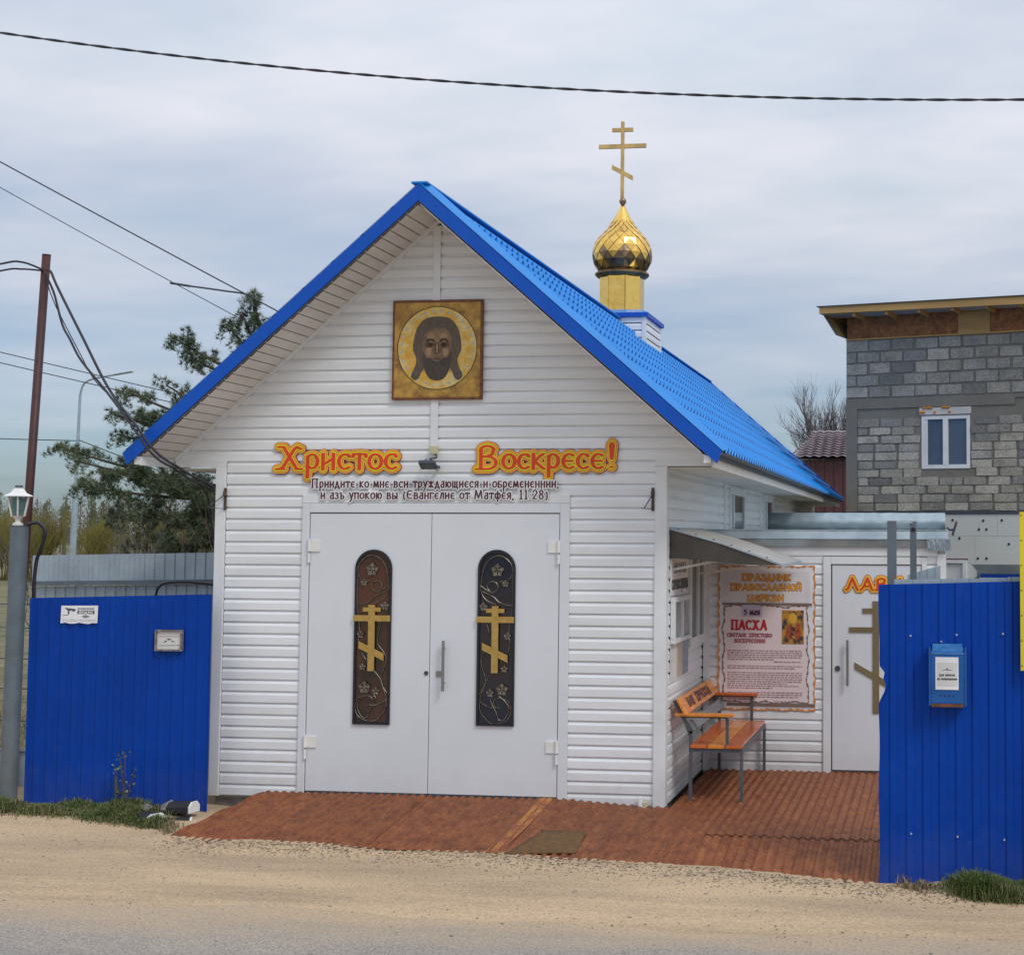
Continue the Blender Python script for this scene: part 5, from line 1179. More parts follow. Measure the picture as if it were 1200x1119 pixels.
# twisted pair crossing in front, high over the road edge
aa = Vector((-6, -4.0, 6.93)); c_ = Vector((16, -4.0, 6.2)); P1 = []; P2 = []
for i in range(1001):
    t = i/1000; x = -6+22*t
    z = 5.68-.178*(x-.45)+.0113*(x-.45)**2
    a = i*.42; P1.append((x, -4+.0042*math.cos(a), z+.0042*math.sin(a))); P2.append((x, -4-.0042*math.cos(a), z-.0042*math.sin(a)))
b = MB().tube(P1, .0052, 5).tube(P2, .0052, 5); tag(b.build('overhead_wire', wirem, at=P1[0]), 'thick twisted wire sagging across the whole sky in front of the gable', 'wire')
wire((-13.24, 6.5, 11.20), (.42, 6.5, 3.97), .06, .0105, 'thicker black wire descending to the right behind the chapel roof')
wire((-12.46, 6.5, 10.52), (.17, 6.5, 3.74), .12, .0065, 'thinner wire descending beside the thick one at upper left')
wire((-60, 40, 17.0), (5, 40, 1.9), .5, .020, 'upper of two thin wires behind the brown pole')
wire((-60, 40, 16.4), (5, 40, 1.7), .5, .020, 'lower of two thin wires behind the brown pole')
wire((-70, 46, 7.9), (-30.2, 46, 6.40), .1, .022, 'thin wire reaching the far street lamp from the left')
wire((-30.2, 46, 6.45), (-10, 46, -.5), .1, .022, 'thin wire running right and down from the far street lamp')
def street_lamp(base, top, arm, head, lb, r=.07):
    t = thing('street_lamp', lb, 'street lamp', base, 'street lamps beyond the fence')
    b_, tp = Vector(base), Vector(top)
    mid = b_+(tp-b_)*.55
    MB().tube([b_, mid], [r*1.9, r*1.5], 10).build('lower_shaft', galvl, t); MB().tube([mid, tp], [r*1.0, r*.7], 8).build('upper_shaft', galvl, t)
    MB().tube(catmull([tp]+[Vector(p) for p in arm], 8), r*.55, 6).build('arm', galvl if r > .06 else greyd, t, smooth=True)
    h0, h1 = Vector(arm[-1]), Vector(head)
    MB().bar(h0, h1, .10 if r < .06 else .2, .06).build('lamp_head', galv if r > .06 else greyd, t, bevel=.02)
street_lamp((-30.3, 46, -.1), (-30.15, 46, 8.4), [(-30.0, 46, 8.85), (-29.6, 46, 9.08), (-28.6, 46, 9.25)], (-27.75, 46, 9.38), 'tall street lamp with curved arm rising behind the pine at far left', .08)
street_lamp((-12.5, 26, -.1), (-12.45, 26, 8.2), [(-12.44, 26, 8.75), (-12.62, 26, 9.12), (-13.4, 26, 9.27), (-14.4, 26, 9.42)], (-15.0, 26, 9.52), 'street lamp whose long arm reaches left over the pine top', .05)

# ================================================================ BLOCK HOUSE ON THE RIGHT
a_ = R(16.3); BO = Vector((5.128, 11.5, 0)); BU = Vector((math.cos(a_), -math.sin(a_), 0)); BN = Vector((-math.sin(a_), -math.cos(a_), 0))   # BN faces the road
bh = thing('block_house', 'unfinished grey cinder block house with timber roof edge and one white window', 'house', (5.128, 11.5, 0))
def bf(u, o, z): p = BO+BU*u+BN*o; return (p.x, p.y, z)     # o: distance in front of the wall
def bbox(name, m, u0, u1, o0, o1, z0, z1, parent=bh, bevel=0.0):
    b = MB(); b.v = [bf(u0, o1, z0), bf(u1, o1, z0), bf(u1, o0, z0), bf(u0, o0, z0), bf(u0, o1, z1), bf(u1, o1, z1), bf(u1, o0, z1), bf(u0, o0, z1)]
    b.f = [(0, 3, 2, 1), (4, 5, 6, 7), (0, 1, 5, 4), (1, 2, 6, 5), (2, 3, 7, 6), (3, 0, 4, 7)]
    return b.build(name, m, parent, bevel=bevel)
bbox('wall', mortar, 0, 1.30, -6, 0, -.1, 5.64); bbox('wall', mortar, 2.111, 8, -6, 0, -.1, 5.64)
bbox('wall', mortar, 1.301, 2.110, -6, -.0005, -.1, 3.48); bbox('wall', mortar, 1.301, 2.110, -6, -.0005, 4.345, 5.64); bbox('wall', blackm, 1.301, 2.110, -6, -.25, 3.481, 4.344)
rb = random.Random(11); bi = 0
def block(u0, u1, z0, z1, mset):
    j = lambda a: rb.uniform(-a, a)
    u0 += j(.012)+.004; u1 += j(.012)-.004; z0 += j(.006); z1 += j(.007); o1 = .012+rb.uniform(0, .010)
    c = min(.018, (z1-z0)*.2); b = MB()
    P = [(u0+c*rb.random(), z0), (u1-c*rb.random(), z0+j(.006)), (u1, z0+c), (u1+j(.006), z1-c*rb.random()), (u1-c, z1+j(.005)), (u0+c*rb.random(), z1), (u0+j(.006), z1-c), (u0, z0+c)]
    b.prism([bf(p[0], -.01, p[1]) for p in P], tuple(BN*(o1+.01)))
    k = rb.random(); m_ = mset[0] if k < .55 else mset[1] if k < .85 else mset[2]
    b.build('block', m_, bh)
for r in range(5):
    z0 = 4.672+r*.194; u = -.02-(.2 if r % 2 else 0)+.02
    while u < 3.5:
        a, c = max(u, .004), u+.375
        if c-a > .08: block(a, c, z0+.010, z0+.176, (blockm, blockl, blockd))
        u += .400
for r in range(12):
    z0 = 2.800+r*.1385; u = .20-(.2 if r % 2 else .0)*.5-(.1 if r % 3 == 0 else 0)
    while u < 3.5:
        a, c = max(u, .205), u+.365; z1 = z0+.128
        if r == 11 and u < 2.85: break
        ok_ = True
        if z0 < 4.48 and z1 > 3.46:
            if a < 2.125 and c > 1.285:
                if a < 1.2 and 1.285 < c: c = 1.285
                elif c > 2.2 and a < 2.125: a = 2.125
                else: ok_ = False
        if c-a < .09: ok_ = False
        if ok_: block(a, c, z0+.004, z1, (blockl, blockm, blockd))
        u += .400
bbox('concrete_column', mortar, 0.0, .193, 0, .022, 2.79, 4.66); bbox('concrete_belt', mortar, .194, 2.85, 0, .020, 4.49, 4.66); bbox('concrete_belt', mortar, 2.851, 8, 0, .020, 4.60, 4.66)
bbox('lintel', lintelm, 1.27, 2.13, 0, .03, 4.36, 4.475)
b = MB()
for k in range(16):
    u = 1.26+rb.choice([rb.uniform(0, .16), rb.uniform(.40, .52), rb.uniform(0, .55)]); z = rb.choice([4.475, 4.47, 4.40]); p = bf(u, .035, z)
    b.lathe([(.004, -.02), (.022, -.01), (.024, .008), (.006, .02)], p, 7)
o = b.build('foam_beads', foam, bh); o['kind'] = 'stuff'
f = MB()
def fb(f, u0, u1, o0, o1, z0, z1):
    n = len(f.v); f.v += [bf(u0, o1, z0), bf(u1, o1, z0), bf(u1, o0, z0), bf(u0, o0, z0), bf(u0, o1, z1), bf(u1, o1, z1), bf(u1, o0, z1), bf(u0, o0, z1)]
    f.f += [tuple(n+i for i in q) for q in ((0, 3, 2, 1), (4, 5, 6, 7), (0, 1, 5, 4), (1, 2, 6, 5), (2, 3, 7, 6), (3, 0, 4, 7))]
fb(f, 1.302, 1.36, -.05, .012, 3.482, 4.343); fb(f, 2.052, 2.109, -.05, .012, 3.482, 4.343); fb(f, 1.361, 2.051, -.05, .012, 4.285, 4.343); fb(f, 1.361, 2.051, -.05, .012, 3.482, 3.545); fb(f, 1.66, 1.745, -.05, .016, 3.546, 4.284)
fb(f, 1.362, 1.40, -.04, .004, 3.547, 4.283)
w = f.build('window_frame', whitep, bh)
for u0, u1 in ((1.362, 1.659), (1.746, 2.05)):
    b = MB(); b.poly([bf(u0, -.02, 3.546), bf(u1, -.02, 3.546), bf(u1, -.02, 4.284), bf(u0, -.02, 4.284)]); b.build('pane', winglass, w)
# OSB band, timber fascia, overhanging roof
for k, (u0, u1) in enumerate(((0.02, 1.92), (1.925, 2.45), (2.455, 4.3), (4.305, 8))): bbox('board', osb if k != 1 else timber, u0, u1, -.02, .025+.003*(k % 2), 5.665, 6.02)
bbox('wall_plate', timber, .0, 8, 0, .04, 5.64, 5.664)
b = MB(); b.prism([bf(-.26, .60, 6.03), bf(8.2, .60, 5.93), bf(8.2, .60, 6.07), bf(-.26, .60, 6.14)], tuple(-BN*.04)); b.build('fascia_board', timber, bh)
b = MB(); b.prism([bf(-.26, .55, 6.14), bf(-.26, -6.4, 6.14), bf(-.26, -6.4, 6.02), bf(-.26, .55, 6.03)], tuple(BU*.04)); b.build('fascia_board', timber, bh)
b = MB(); b.prism([bf(-.30, .63, 6.142), bf(8.2, .63, 6.075), bf(8.2, -6.4, 6.10), bf(-.30, -6.4, 6.16)], (0, 0, .012)); b.build('roof_sheet', greyd, bh)
for k in range(7): bbox('soffit_board', galvl if k % 3 else timber, -.21+.0*k, 8, .09+.065*k, .145+.065*k, 6.015, 6.035)
for k in range(16):
    bbox('rafter', timber, .3+.55*k, .35+.55*k, .03, .55, 5.965, 6.012)
for k in range(14):      # boarding under the left overhang, seen as narrow lines
    b = MB(); o0 = .5-.22*k; b.prism([bf(-.22, o0, 6.025), bf(-.22, o0-.2, 6.025), bf(.0, o0-.2, 5.68), bf(.0, o0, 5.68)], (-.012, 0, 0)); b.build('soffit_board', timber if k % 2 else mortar, bh)
# insulated lower storey
for (u0, u1, z0, z1) in ((1.0, 2.26, 2.395, 2.742), (2.262, 2.56, 2.395, 2.742), (2.563, 3.75, 2.395, 2.742), (-.5, 2.19, 1.2, 2.392), (2.193, 3.40, 1.2, 2.392), (3.403, 5, 1.2, 2.392), (3.753, 5, 2.395, 2.742), (-.5, .997, 2.395, 2.742), (-.5, 5, .2, 1.197)):
    bbox('foam_board', insul, u0, u1, .001, .055+rb.uniform(0, .003), z0, z1)
bbox('ledge', greyd, -.5, 5, .0, .07, 2.746, 2.785)
b = MB()
for u, z in ((1.83, 2.65), (2.33, 2.64), (2.63, 2.645), (2.26, 2.50), (2.38, 2.50), (1.94, 2.36), (2.74, 2.27), (2.24, 2.04), (2.38, 2.04), (3.1, 2.5)):
    p = Vector(bf(u, .058, z)); b.tube([p, p+BN*.006], .020, 10)
o = b.build('anchor_caps', darkdot, bh); o['kind'] = 'stuff'
f = MB(); fb(f, 1.66, 1.69, .05, .10, 1.5, 2.02); fb(f, 2.0, 2.06, .05, .10, 1.5, 2.02); fb(f, 1.691, 1.999, .05, .10, 1.96, 2.02)
w = f.build('window_frame', trimw, bh); b = MB(); b.poly([bf(1.69, .07, 1.5), bf(2.0, .07, 1.5), bf(2.0, .07, 1.96), bf(1.69, .07, 1.96)]); b.build('pane', paper, w)
b = MB(); fb(b, 1.66, 2.08, .05, .105, 2.022, 2.036); b.build('window_edge', iconr, bh)
# blue container with flared galvanised rim
bc = thing('blue_container', 'blue container with galvanised flared lid in front of the insulated wall', 'container', (7.6, 5, 0))
MB().box(7.12, 9.0, 5.05, 6.5, -.1, 1.93).build('body', bluef, bc)
b = MB(); b.v = [(7.02, 4.95, 2.05), (9.1, 4.95, 2.05), (9.1, 5.06, 1.93), (7.12, 5.06, 1.93), (7.02, 6.6, 2.05), (7.12, 6.5, 1.93)]
b.f = [(0, 3, 2, 1), (0, 4, 5, 3)]; b.v += [(7.10, 5.25, 1.96), (9.1, 5.25, 1.96)]; b.f.append((0, 1, 7, 6))
o = b.build('rim', galv, bc); sm = o.modifiers.new('thickness', 'SOLIDIFY'); sm.thickness = .01
tag(MB().tube(catmull([(6.70, 4.6, 1.84), (6.85, 4.6, 1.83), (7.0, 4.8, 1.86), (7.1, 4.95, 1.90)], 6), .012, 6).build('cable', cable, at=(6.7, 4.6, 1.84)), 'short dark cable between the annex corner and the blue container', 'cable')
# house with mauve roof behind
hh = thing('red_roof_house', 'distant house with mauve tiled roof over dark red sheet wall', 'house', (5, 35, 0))
MB().box(.2, 12, 35.05, 43, -.1, 4.8).build('wall_core', blackm, hh)
b = MB(); pch = .30
for k in range(40):
    x0 = .3+pch*k
for j in range(7):
    for i in range(40*6+1):
        x = .3+pch*i/6; z = -.1+(5.0)*j/6; b.v.append((x, 34.98-.05*max(0, math.sin(2*math.pi*i/6)), z))
n = 241
for j in range(6):
    for i in range(n-1): q = j*n+i; b.f.append((q, q+1, q+n+1, q+n))
b.build('red_sheet', tiler, hh)
for r in range(11):      # tile courses of the mansard slope, each a strip
    b = MB(); t0, t1 = r/11, (r+1)/11
    for i in range(241):
        x = pch*i/6; y0 = 34.7+2.6*t0; y1 = 34.7+2.6*t1; z0 = 4.98+1.05*t0; z1 = 4.98+1.05*t1; wv = .035*math.cos(2*math.pi*i/6)
        xl = 1.92+.55*t0; xx = max(x+.0, xl); xx1 = max(x, 1.92+.55*t1)
        b.v += [(xx, y0-.06, z0+wv*.7+.02), (xx1, y1+.05, z1+wv*.4+.0)]
    for i in range(240): q = 2*i; b.f.append((q, q+2, q+3, q+1))
    b.build('tile_course', tilem, hh)
MB().poly([(1.95, 34.85, 4.9), (12, 34.85, 4.9), (12, 37.4, 5.93), (2.5, 37.4, 5.93)]).build('roof_deck', tilem, hh)

# ================================================================ TREES AND PLANTS
def branch(b, p, d, L, r, depth, rg, spread=.55, up=.12, kids=3, tips=None, seg=3):
    pts = [Vector(p)]; d = Vector(d).normalized()
    for i in range(seg):
        d = (d+Vector((rg.uniform(-1, 1), rg.uniform(-1, 1), rg.uniform(-.6, 1)))*.13+Vector((0, 0, up*.4))).normalized(); pts.append(pts[-1]+d*L/seg)
    b.tube(pts, [r*(1-.5*i/seg) for i in range(seg+1)], 4 if depth > 1 else 3, False)
    if depth == 0:
        if tips is not None: tips.append((pts[-1], d))
        return
    for k in range(kids):
        t = rg.uniform(.35, 1.0); i = min(seg-1, int(t*seg)); q = pts[i].lerp(pts[i+1], t*seg-i)
        nd = (d+Vector((rg.uniform(-1, 1), rg.uniform(-1, 1), rg.uniform(-.7, 1)))*spread*1.5+Vector((0, 0, up))).normalized()
        branch(b, q, nd, L*rg.uniform(.55, .8), r*.52, depth-1, rg, spread, up, kids, tips, seg)
# pine
pt_ = thing('pine_tree', 'large dark green pine reaching out from behind the chapel roof at left', 'tree', (-3.4, 9.2, -.1))
rg = random.Random(21); tr = MB(); tr.tube([(-3.4, 9.2, -.1), (-3.45, 9.2, 2), (-3.5, 9.15, 4), (-3.95, 9.05, 5.4), (-4.12, 9, 6.0)], [.17, .14, .10, .05, .02], 10)
tr.build('trunk', bark, pt_)
lim = MB(); NV = []; NF = []
def tuft(p, d, n=26, L=.095):
    for k in range(n):
        v = (Vector((rg.gauss(0, 1), rg.gauss(0, 1), rg.gauss(0, 1))).normalized()*.95+Vector(d)*.75).normalized()*L*rg.uniform(.7, 1.2)
        s = v.cross(Vector((rg.uniform(-1, 1), rg.uniform(-1, 1), rg.uniform(-1, 1)))).normalized()*.0052
        n0 = len(NV); q = Vector(p)+v*.1; NV.extend([tuple(q-s), tuple(q+s), tuple(Vector(p)+v)]); NF.append((n0, n0+1, n0+2))
limbs = [((-3.95, 9.05, 5.3), (-4.13, 9.0, 6.20), .045, 3), ((-3.95, 9.1, 5.3), (-4.25, 8.9, 5.82), .07, 3), ((-3.9, 9.1, 5.2), (-4.45, 8.9, 5.62), .10, 4), ((-3.9, 9.1, 4.9), (-5.36, 8.9, 5.46), .09, 5), ((-3.9, 9.1, 4.9), (-5.1, 8.9, 5.15), .10, 4),
         ((-3.6, 9.1, 3.9), (-6.15, 8.9, 4.62), .14, 7), ((-3.6, 9.1, 3.9), (-5.45, 8.8, 4.72), .17, 8), ((-3.6, 9.1, 3.8), (-6.50, 9.0, 4.30), .13, 6), ((-3.6, 9.1, 3.8), (-5.75, 8.8, 4.25), .16, 7), ((-3.6, 9.1, 3.6), (-6.25, 8.8, 3.95), .14, 6),
         ((-3.5, 9.1, 3.0), (-7.25, 9.0, 3.72), .10, 7), ((-3.5, 9.1, 3.0), (-6.95, 8.9, 3.52), .16, 9), ((-3.5, 9.1, 3.0), (-6.8, 8.7, 3.12), .22, 10), ((-3.5, 9.1, 2.9), (-6.1, 9.0, 3.38), .26, 13), ((-3.5, 9.1, 2.8), (-5.5, 8.6, 3.25), .30, 16),
         ((-3.5, 9.1, 2.7), (-6.3, 8.8, 2.70), .28, 12), ((-3.5, 9.1, 2.6), (-5.6, 8.6, 2.72), .32, 15), ((-3.5, 9.1, 2.4), (-4.9, 8.6, 3.15), .34, 17), ((-3.5, 9.1, 2.4), (-4.7, 8.5, 2.60), .34, 17), ((-3.5, 9.1, 2.2), (-5.2, 8.7, 2.20), .34, 14), ((-3.5, 9.1, 2.0), (-6.0, 8.9, 2.20), .30, 10), ((-3.5, 9.1, 2.0), (-4.3, 8.4, 2.05), .34, 12),
         ((-3.8, 9.1, 4.8), (-3.3, 9.4, 5.5), .22, 9), ((-3.8, 9.1, 4.5), (-3.2, 8.9, 5.0), .24, 9), ((-3.6, 9.1, 4.0), (-4.3, 9.0, 4.4), .26, 9), ((-3.5, 9.2, 3.2), (-4.4, 8.8, 3.5), .34, 13), ((-3.5, 9.2, 3.4), (-2.0, 9.8, 4.0), .4, 12), ((-3.5, 9.2, 2.6), (-1.6, 9.2, 3.0), .4, 12), ((-3.6, 9.2, 4.0), (-3.0, 10.2, 4.8), .4, 12), ((-3.5, 9.2, 2.8), (-3.8, 10.8, 3.2), .4, 12)]
for (s0, e0, sp_, nt_) in limbs:
    s0, e0 = Vector(s0), Vector(e0); mid = (s0+e0)/2+Vector((0, 0, -.12)); L_ = catmull([s0, mid, e0], 8)
    lim.tube(L_, [.045*(1-.75*i/len(L_)) for i in range(len(L_))], 5)
    for k in range(nt_):
        t = rg.uniform(.58, 1.0) if k else 1.0; q = L_[min(len(L_)-1, int(t*(len(L_)-1)))]; w_d = (e0-s0).normalized()
        off = Vector((rg.gauss(0, 1), rg.gauss(0, 1), rg.gauss(.25, .8)))*sp_*.62
        tip = q+off if k else e0; t0_ = rg.random(); lim.tube([q, q.lerp(tip, .5)+Vector((0, 0, -.02)), tip], [.012, .008, .005], 3, False)
        dd = (off.normalized()+w_d*.5+Vector((0, 0, .3))).normalized()
        for m_ in range(6):
            tt = tip+Vector((rg.gauss(0, .080), rg.gauss(0, .080), rg.gauss(0, .05))); tuft(tt, dd, 34)
            for s_ in range(3): tuft(tt-dd*.07*(s_+1)+Vector((rg.gauss(0, .012), rg.gauss(0, .012), 0)), dd, 16, .10)
lim.build('limbs', bark, pt_)
nb = MB(); nb.v = NV; nb.f = NF; o = nb.build('crown', pineg, pt_)
# brown leafless shrubs behind the grey fence: a few meshes shared by many individuals
def shrub_mesh(seed, H, m, nm, stems=9, depth=3, r=.016, kids=4, lean=.5):
    rg = random.Random(seed); b = MB()
    for k in range(stems):
        a = rg.uniform(0, 6.28); l_ = rg.uniform(0, lean)
        branch(b, (math.cos(a)*.15, math.sin(a)*.15, 0), (math.cos(a)*l_, math.sin(a)*l_, 1), H*rg.uniform(.42, .58), r, depth, rg, .42, .2, kids)
    return b.mesh(nm, m)
sm1 = [shrub_mesh(s, 2.6, twigb, 'brown_shrub') for s in (1, 2, 3)]
sp_list = [(-6.2, 11), (-5.4, 10.2), (-4.6, 9.8), (-4.1, 10.6), (-3.4, 10.9), (-5.0, 12), (-7.0, 12.5), (-6.0, 13.6), (-4.4, 13.0), (-3.4, 8.0), (-3.0, 7.2)]
for i, (x, y) in enumerate(sp_list):
    o = bpy.data.objects.new('brown_shrub', sm1[i % 3]); COL.objects.link(o); o.location = (x, y, -.1); o.rotation_euler.z = i*1.3; o.scale = (1, 1, .92+.1*(i % 4))
    tag(o, 'leafless brown shrub in the tangle below the pine behind the grey fence', 'shrub', 'brown shrubs below the pine')
wm = [shrub_mesh(s, 3.6, willow, 'willow_bush', 22, 3, .035, 5, 1.1) for s in (11, 12)]
for i, (x, y, s) in enumerate(((-43, 60, 1.0), (-40, 58, 1.0), (-37.2, 59, .95), (-34.5, 61, 1.0), (-31.5, 60, .9), (-28.6, 58, .85), (-26, 60, .85), (-46, 62, 1.05), (-23.5, 61, .8), (-49, 60, 1))):
    o = bpy.data.objects.new('willow_bush', wm[i % 2]); COL.objects.link(o); o.location = (x, y, -.1); o.rotation_euler.z = i*2.1; o.scale = (s, s, s*.94)
    tag(o, ['yellow green willow bush seen just left of the garden lantern', 'rounded willow bush seen directly behind the garden lantern', 'willow bush between the garden lantern and the brown pole', 'willow bush seen just right of the brown pole', 'willow bush left of the far street lamp shaft', 'willow bush right of the far street lamp shaft', 'smaller willow bush partly under the left tips of the pine', 'willow bush at the left picture edge', 'small willow bush mostly hidden behind the pine', 'willow bush outside the left picture edge'][i], 'bush', 'willow bushes in the field')
# far wood
rg = random.Random(5); b = MB()
for k in range(520):
    x = rg.uniform(-150, 20); y = 130+rg.uniform(0, 25); h = rg.uniform(4.4, 7.0)*(1.15 if rg.random() < .15 else 1); w = rg.uniform(1.2, 2.4)
    b.tube([(x, y, 0), (x, y, h)], [.12, .03], 3, False)
    for q in range(150):
        t = rg.uniform(.18, 1); rr = w*(1-t)**.6*1.0+.1; a = rg.uniform(0, 6.28); p = Vector((x+rr*math.cos(a)*rg.random(), y+rr*math.sin(a)*rg.random(), h*t))
        d = Vector((rg.uniform(-.35, .35), rg.uniform(-.3, .3), 1))*rg.uniform(.16, .38); s = Vector((rg.uniform(.03, .08), 0, 0))
        b.poly([tuple(p-s), tuple(p+s), tuple(p+d)])
tag(b.build('far_wood', woodm), 'distant brownish treeline on the horizon', None, kind='stuff')
# left foreground bare sapling behind the post and bare tree on the right
b = MB(); rg = random.Random(8)
for k in range(5): branch(b, (-3.6+.3*k, 3.2, 0), (-.2+.1*k, .1, 1), 1.3, .018, 3, rg, .5, .1, 4)
tag(b.build('thorn_bush', barkg, at=(-3.4, 3.2, -.1)), 'grey leafless thorny bush glimpsed left of the lantern post', 'bush')
bt = thing('bare_tree', 'large leafless tree behind the mauve roof right of the chapel', 'tree', (4.5, 41, -.1))
tb = MB(); rg = random.Random(14); tips = []
MB().tube([(4.5, 41, -.1), (4.45, 41, 2), (4.4, 41, 4)], [.28, .24, .2], 8).build('trunk', barkg, bt)
for k in range(15):
    a = rg.uniform(0, 6.28); branch(tb, (4.4, 41, 2.6+rg.uniform(0, 1.4)), (math.cos(a)*.95-.25, math.sin(a)*.6, 1.0), 2.15, .075, 4, rg, .42, .14, 4)
tb.build('crown', barkg, bt)
# sapling against the left fence
sp = thing('sapling', 'thin sapling with small pale leaves growing in front of the left blue fence', 'sapling', (-.62, -.42, -.1)); rg = random.Random(4)
b = MB(); lf_ = MB()
for st in (((-.63, -.42, -.1), (-.66, -.42, .12), (-.70, -.42, .30)), ((-.60, -.42, -.1), (-.60, -.42, .2), (-.60, -.43, .43)), ((-.59, -.42, -.05), (-.55, -.42, .12), (-.50, -.44, .27)), ((-.61, -.42, .1), (-.63, -.44, .3), (-.65, -.45, .42))):
    P = catmull(st, 8); b.tube(P, .0055, 4)
    for k in range(15):
        q = P[rg.randrange(3, len(P))]+Vector((rg.gauss(0, .018), rg.gauss(0, .02), rg.gauss(0, .012))); v = Vector((rg.uniform(-1, 1), rg.uniform(-1, .4), rg.uniform(-.2, 1))).normalized()*rg.uniform(.018, .036); s = v.cross(Vector((rg.uniform(-1, 1), 1, rg.uniform(-1, 1)))).normalized()*.009
        lf_.poly([tuple(q), tuple(q+v*.5+s), tuple(q+v), tuple(q+v*.5-s)])
for k in range(26):
    q = Vector((-.63+rg.gauss(0, .05), -.42+rg.gauss(0, .04), -.06+abs(rg.gauss(0, .07)))); v = Vector((rg.uniform(-1, 1), rg.uniform(-1, .4), rg.uniform(0, 1))).normalized()*.05; s = v.cross(Vector((0, 1, .3))).normalized()*.014
    lf_.poly([tuple(q), tuple(q+v*.5+s), tuple(q+v), tuple(q+v*.5-s)])
b.build('stem', bark, sp); lf_.build('leaves', leaff, sp)
MB().tube([(-.585, -.44, -.12), (-.58, -.44, .10)], .026, 7).tube([(-.665, -.44, -.12), (-.672, -.44, .22)], .016, 6).build('stump', greyd, sp)
# grass
def grass(name, lb, spots, m, hmin, hmax, n, seed):
    rg = random.Random(seed); b = MB()
    for (x0, y0, x1, y1, wd, dens) in spots:
        for k in range(int(n*dens)):
            t = rg.random(); x = x0+(x1-x0)*t+rg.gauss(0, wd); y = y0+(y1-y0)*t+rg.gauss(0, wd)
            h = rg.uniform(hmin, hmax)*(.35+.85*abs(math.sin(x*5.1+1)*math.cos(x*2.3+y*4))); a = rg.uniform(0, 6.28); z = gz(x, y)-.005
            if -.1 < x < 0.3 and y > yfront(x)+.0 and x > .27: continue
            l = Vector((math.cos(a), math.sin(a), 0)); s = Vector((-l.y, l.x, 0))*rg.uniform(.0025, .006)
            p = Vector((x, y, z)); lean = rg.uniform(.1, .9)
            m1 = p+l*h*lean*.35+Vector((0, 0, h*.6)); tp = p+l*h*lean+Vector((0, 0, h*(1.0-.35*lean)))
            b.quad(tuple(p-s), tuple(p+s), tuple(m1+s*.8), tuple(m1-s*.8)); b.poly([tuple(m1-s*.8), tuple(m1+s*.8), tuple(tp)])
    tag(b.build(name, m), lb, None, kind='stuff')
sl = [(-1.9, -.62, -.2, -.72, .07, 1.0), (-1.45, -.52, -.75, -.55, .08, .8), (-.75, -.75, .0, -.95, .06, .8), (-1.75, -.5, -.1, -.48, .05, .7), (-4.5, -.3, -1.95, -.45, .15, .9)]
grass('grass', 'green grass along the foot of the left blue fence', sl, leafg, .03, .125, 5200, 31)
grass('dry_grass', 'dry straw coloured grass mixed along the left fence', sl+[(.1, -.9, .25, -1.2, .04, .1)], leafd, .02, .11, 1900, 32)
sr = [(6.72, -2.27, 7.6, -2.25, .07, 1.0), (6.8, -2.38, 7.5, -2.45, .05, .7), (6.9, -2.2, 7.5, -2.18, .04, .8)]
grass('grass', 'green grass at the foot of the right blue fence', sr, leafg, .035, .16, 3900, 33)
grass('dry_grass', 'dry brown weeds at the foot of the right blue fence', sr+[(6.35, -2.2, 6.75, -2.22, .05, .5)], leafd, .03, .10, 900, 34)
grass('field_grass', 'rough grass on the land behind the fences', [(-11, 2.2, -2.4, 2.2, .9, 1.0), (-12, 5, -2.4, 5, 1.4, .9)], leafd, .06, .28, 6000, 35)
# clods and pebbles
def rock(b, c, r, rg, sq=.7):
    n0 = len(b.v); t = (1+5**.5)/2
    for v in ((-1, t, 0), (1, t, 0), (-1, -t, 0), (1, -t, 0), (0, -1, t), (0, 1, t), (0, -1, -t), (0, 1, -t), (t, 0, -1), (t, 0, 1), (-t, 0, -1), (-t, 0, 1)):
        k = r/1.9*rg.uniform(.7, 1.25); b.v.append((c[0]+v[0]*k, c[1]+v[1]*k, c[2]+v[2]*k*sq))
    b.f += [tuple(n0+i for i in f) for f in ((0, 11, 5), (0, 5, 1), (0, 1, 7), (0, 7, 10), (0, 10, 11), (1, 5, 9), (5, 11, 4), (11, 10, 2), (10, 7, 6), (7, 1, 8), (3, 9, 4), (3, 4, 2), (3, 2, 6), (3, 6, 8), (3, 8, 9), (4, 9, 5), (2, 4, 11), (6, 2, 10), (8, 6, 7), (9, 8, 1))]
rg = random.Random(77)
for (x, y, z, r, lb) in ((-.33, -.55, -.05, .085, 'grey rubble lump beside the sapling, left of the black offcuts'), (-.14, -.50, -.04, .095, 'larger grey rubble lump just behind the black offcuts'), (-.45, -.66, -.07, .045, 'small brown rubble lump at the edge of the grass by the sapling')):
    b = MB(); rock(b, (x, y, z), r, rg); o = b.build('rubble_stone', concrete, at=(x, y, z)); tag(o, lb, 'stone', 'rubble stones by the left fence')
b = MB(); rg = random.Random(78)
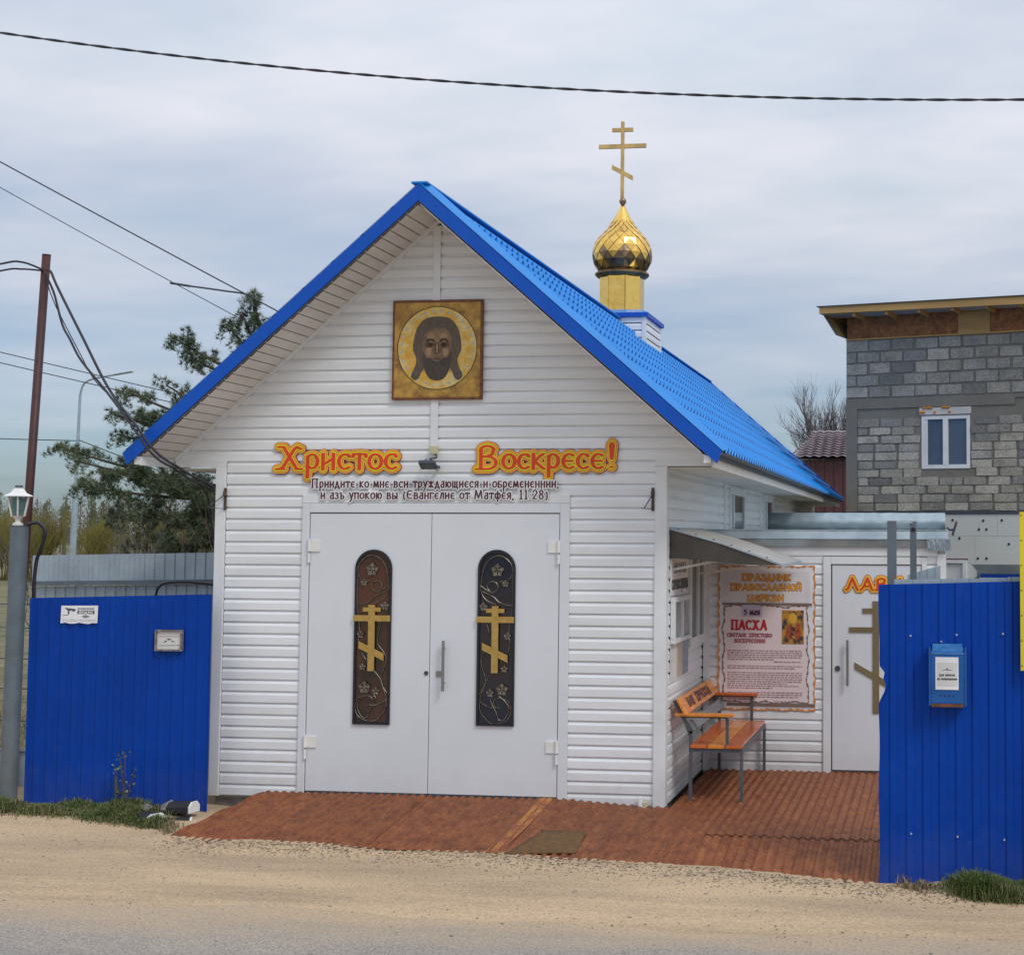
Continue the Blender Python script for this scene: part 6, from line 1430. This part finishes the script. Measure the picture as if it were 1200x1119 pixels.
for k in range(5200):
    x = rg.uniform(-3, 9); y = -1.3-abs(rg.gauss(0, 1.0)) if rg.random() < .7 else rg.uniform(-6, -1.5)
    if .2 < x < 6.3 and y > yfront(x)-.02: y = yfront(x)-.03-abs(rg.gauss(0, .25))
    r = rg.choice([.003, .004, .005, .006, .008])*(2.2 if rg.random() < .03 else 1)
    rock(b, (x, y, gz(x, y) if y > -3.3 else -.113), r, rg, .6)
tag(b.build('gravel', stone), 'scattered gravel on the sandy verge', None, kind='stuff')
b = MB(); rg = random.Random(79)
for k in range(2600):
    x = rg.uniform(.4, 6.9); y = yfront(x)-.0-abs(rg.gauss(0, .20)); a = rg.uniform(0, 3.14); L = rg.uniform(.006, .030); d = Vector((math.cos(a), math.sin(a)*.5, 0))*L
    p = Vector((x, y, gz(x, y)+.004)); b.bar(p, p+d, .003, .002)
tag(b.build('debris', bark), 'dark twigs and straw bits strewn along the edge of the rusty sheets', None, kind='stuff')
b = MB(); rg = random.Random(80)
for k in range(260):
    x = rg.uniform(4.25, 5.0); y = rg.uniform(.1, 2.0); z = deckz(x, y)+.012; rock(b, (x, y, z), rg.uniform(.003, .007), rg, .5)
tag(b.build('grit', bark), 'dark grit on the sheets under the bench', None, kind='stuff')
# black offcuts with white ends
def offcut(lb, org_, ax, L, w, h):
    t = thing('rubber_offcut', lb, 'offcut', org_); o_ = Vector(org_); ax = Vector(ax).normalized(); sx = Vector((-ax.y, ax.x, 0)).normalized(); uz = ax.cross(sx)*(-1)
    if uz.z < 0: uz = -uz
    sec = [(-w/2, 0), (w/2, 0), (w/2, h*.6), (w*.25, h), (-w*.25, h), (-w/2, h*.6)]
    P = [tuple(o_+sx*a+Vector((0, 0, 1))*q) for a, q in sec]
    MB().prism(P, tuple(ax*L)).build('body', rubber, t, bevel=.006); P2 = [tuple(Vector(p)+ax*(L+.001)) for p in P]; MB().prism(P2, tuple(ax*.018)).build('white_end', whitep, t, bevel=.004)
offcut('black rubber offcut with white end lying lower, beside the grass', (-.24, -.72, -.115), (.85, -.45, .02), .17, .20, .085)
offcut('black rubber offcut with white end lying higher, beside the rusty sheets', (-.10, -.52, -.07), (1, -.12, .05), .22, .15, .095)
offcut('flat black rubber strip between the two thicker offcuts', (-.05, -.70, -.115), (.9, .35, .0), .2, .10, .03)
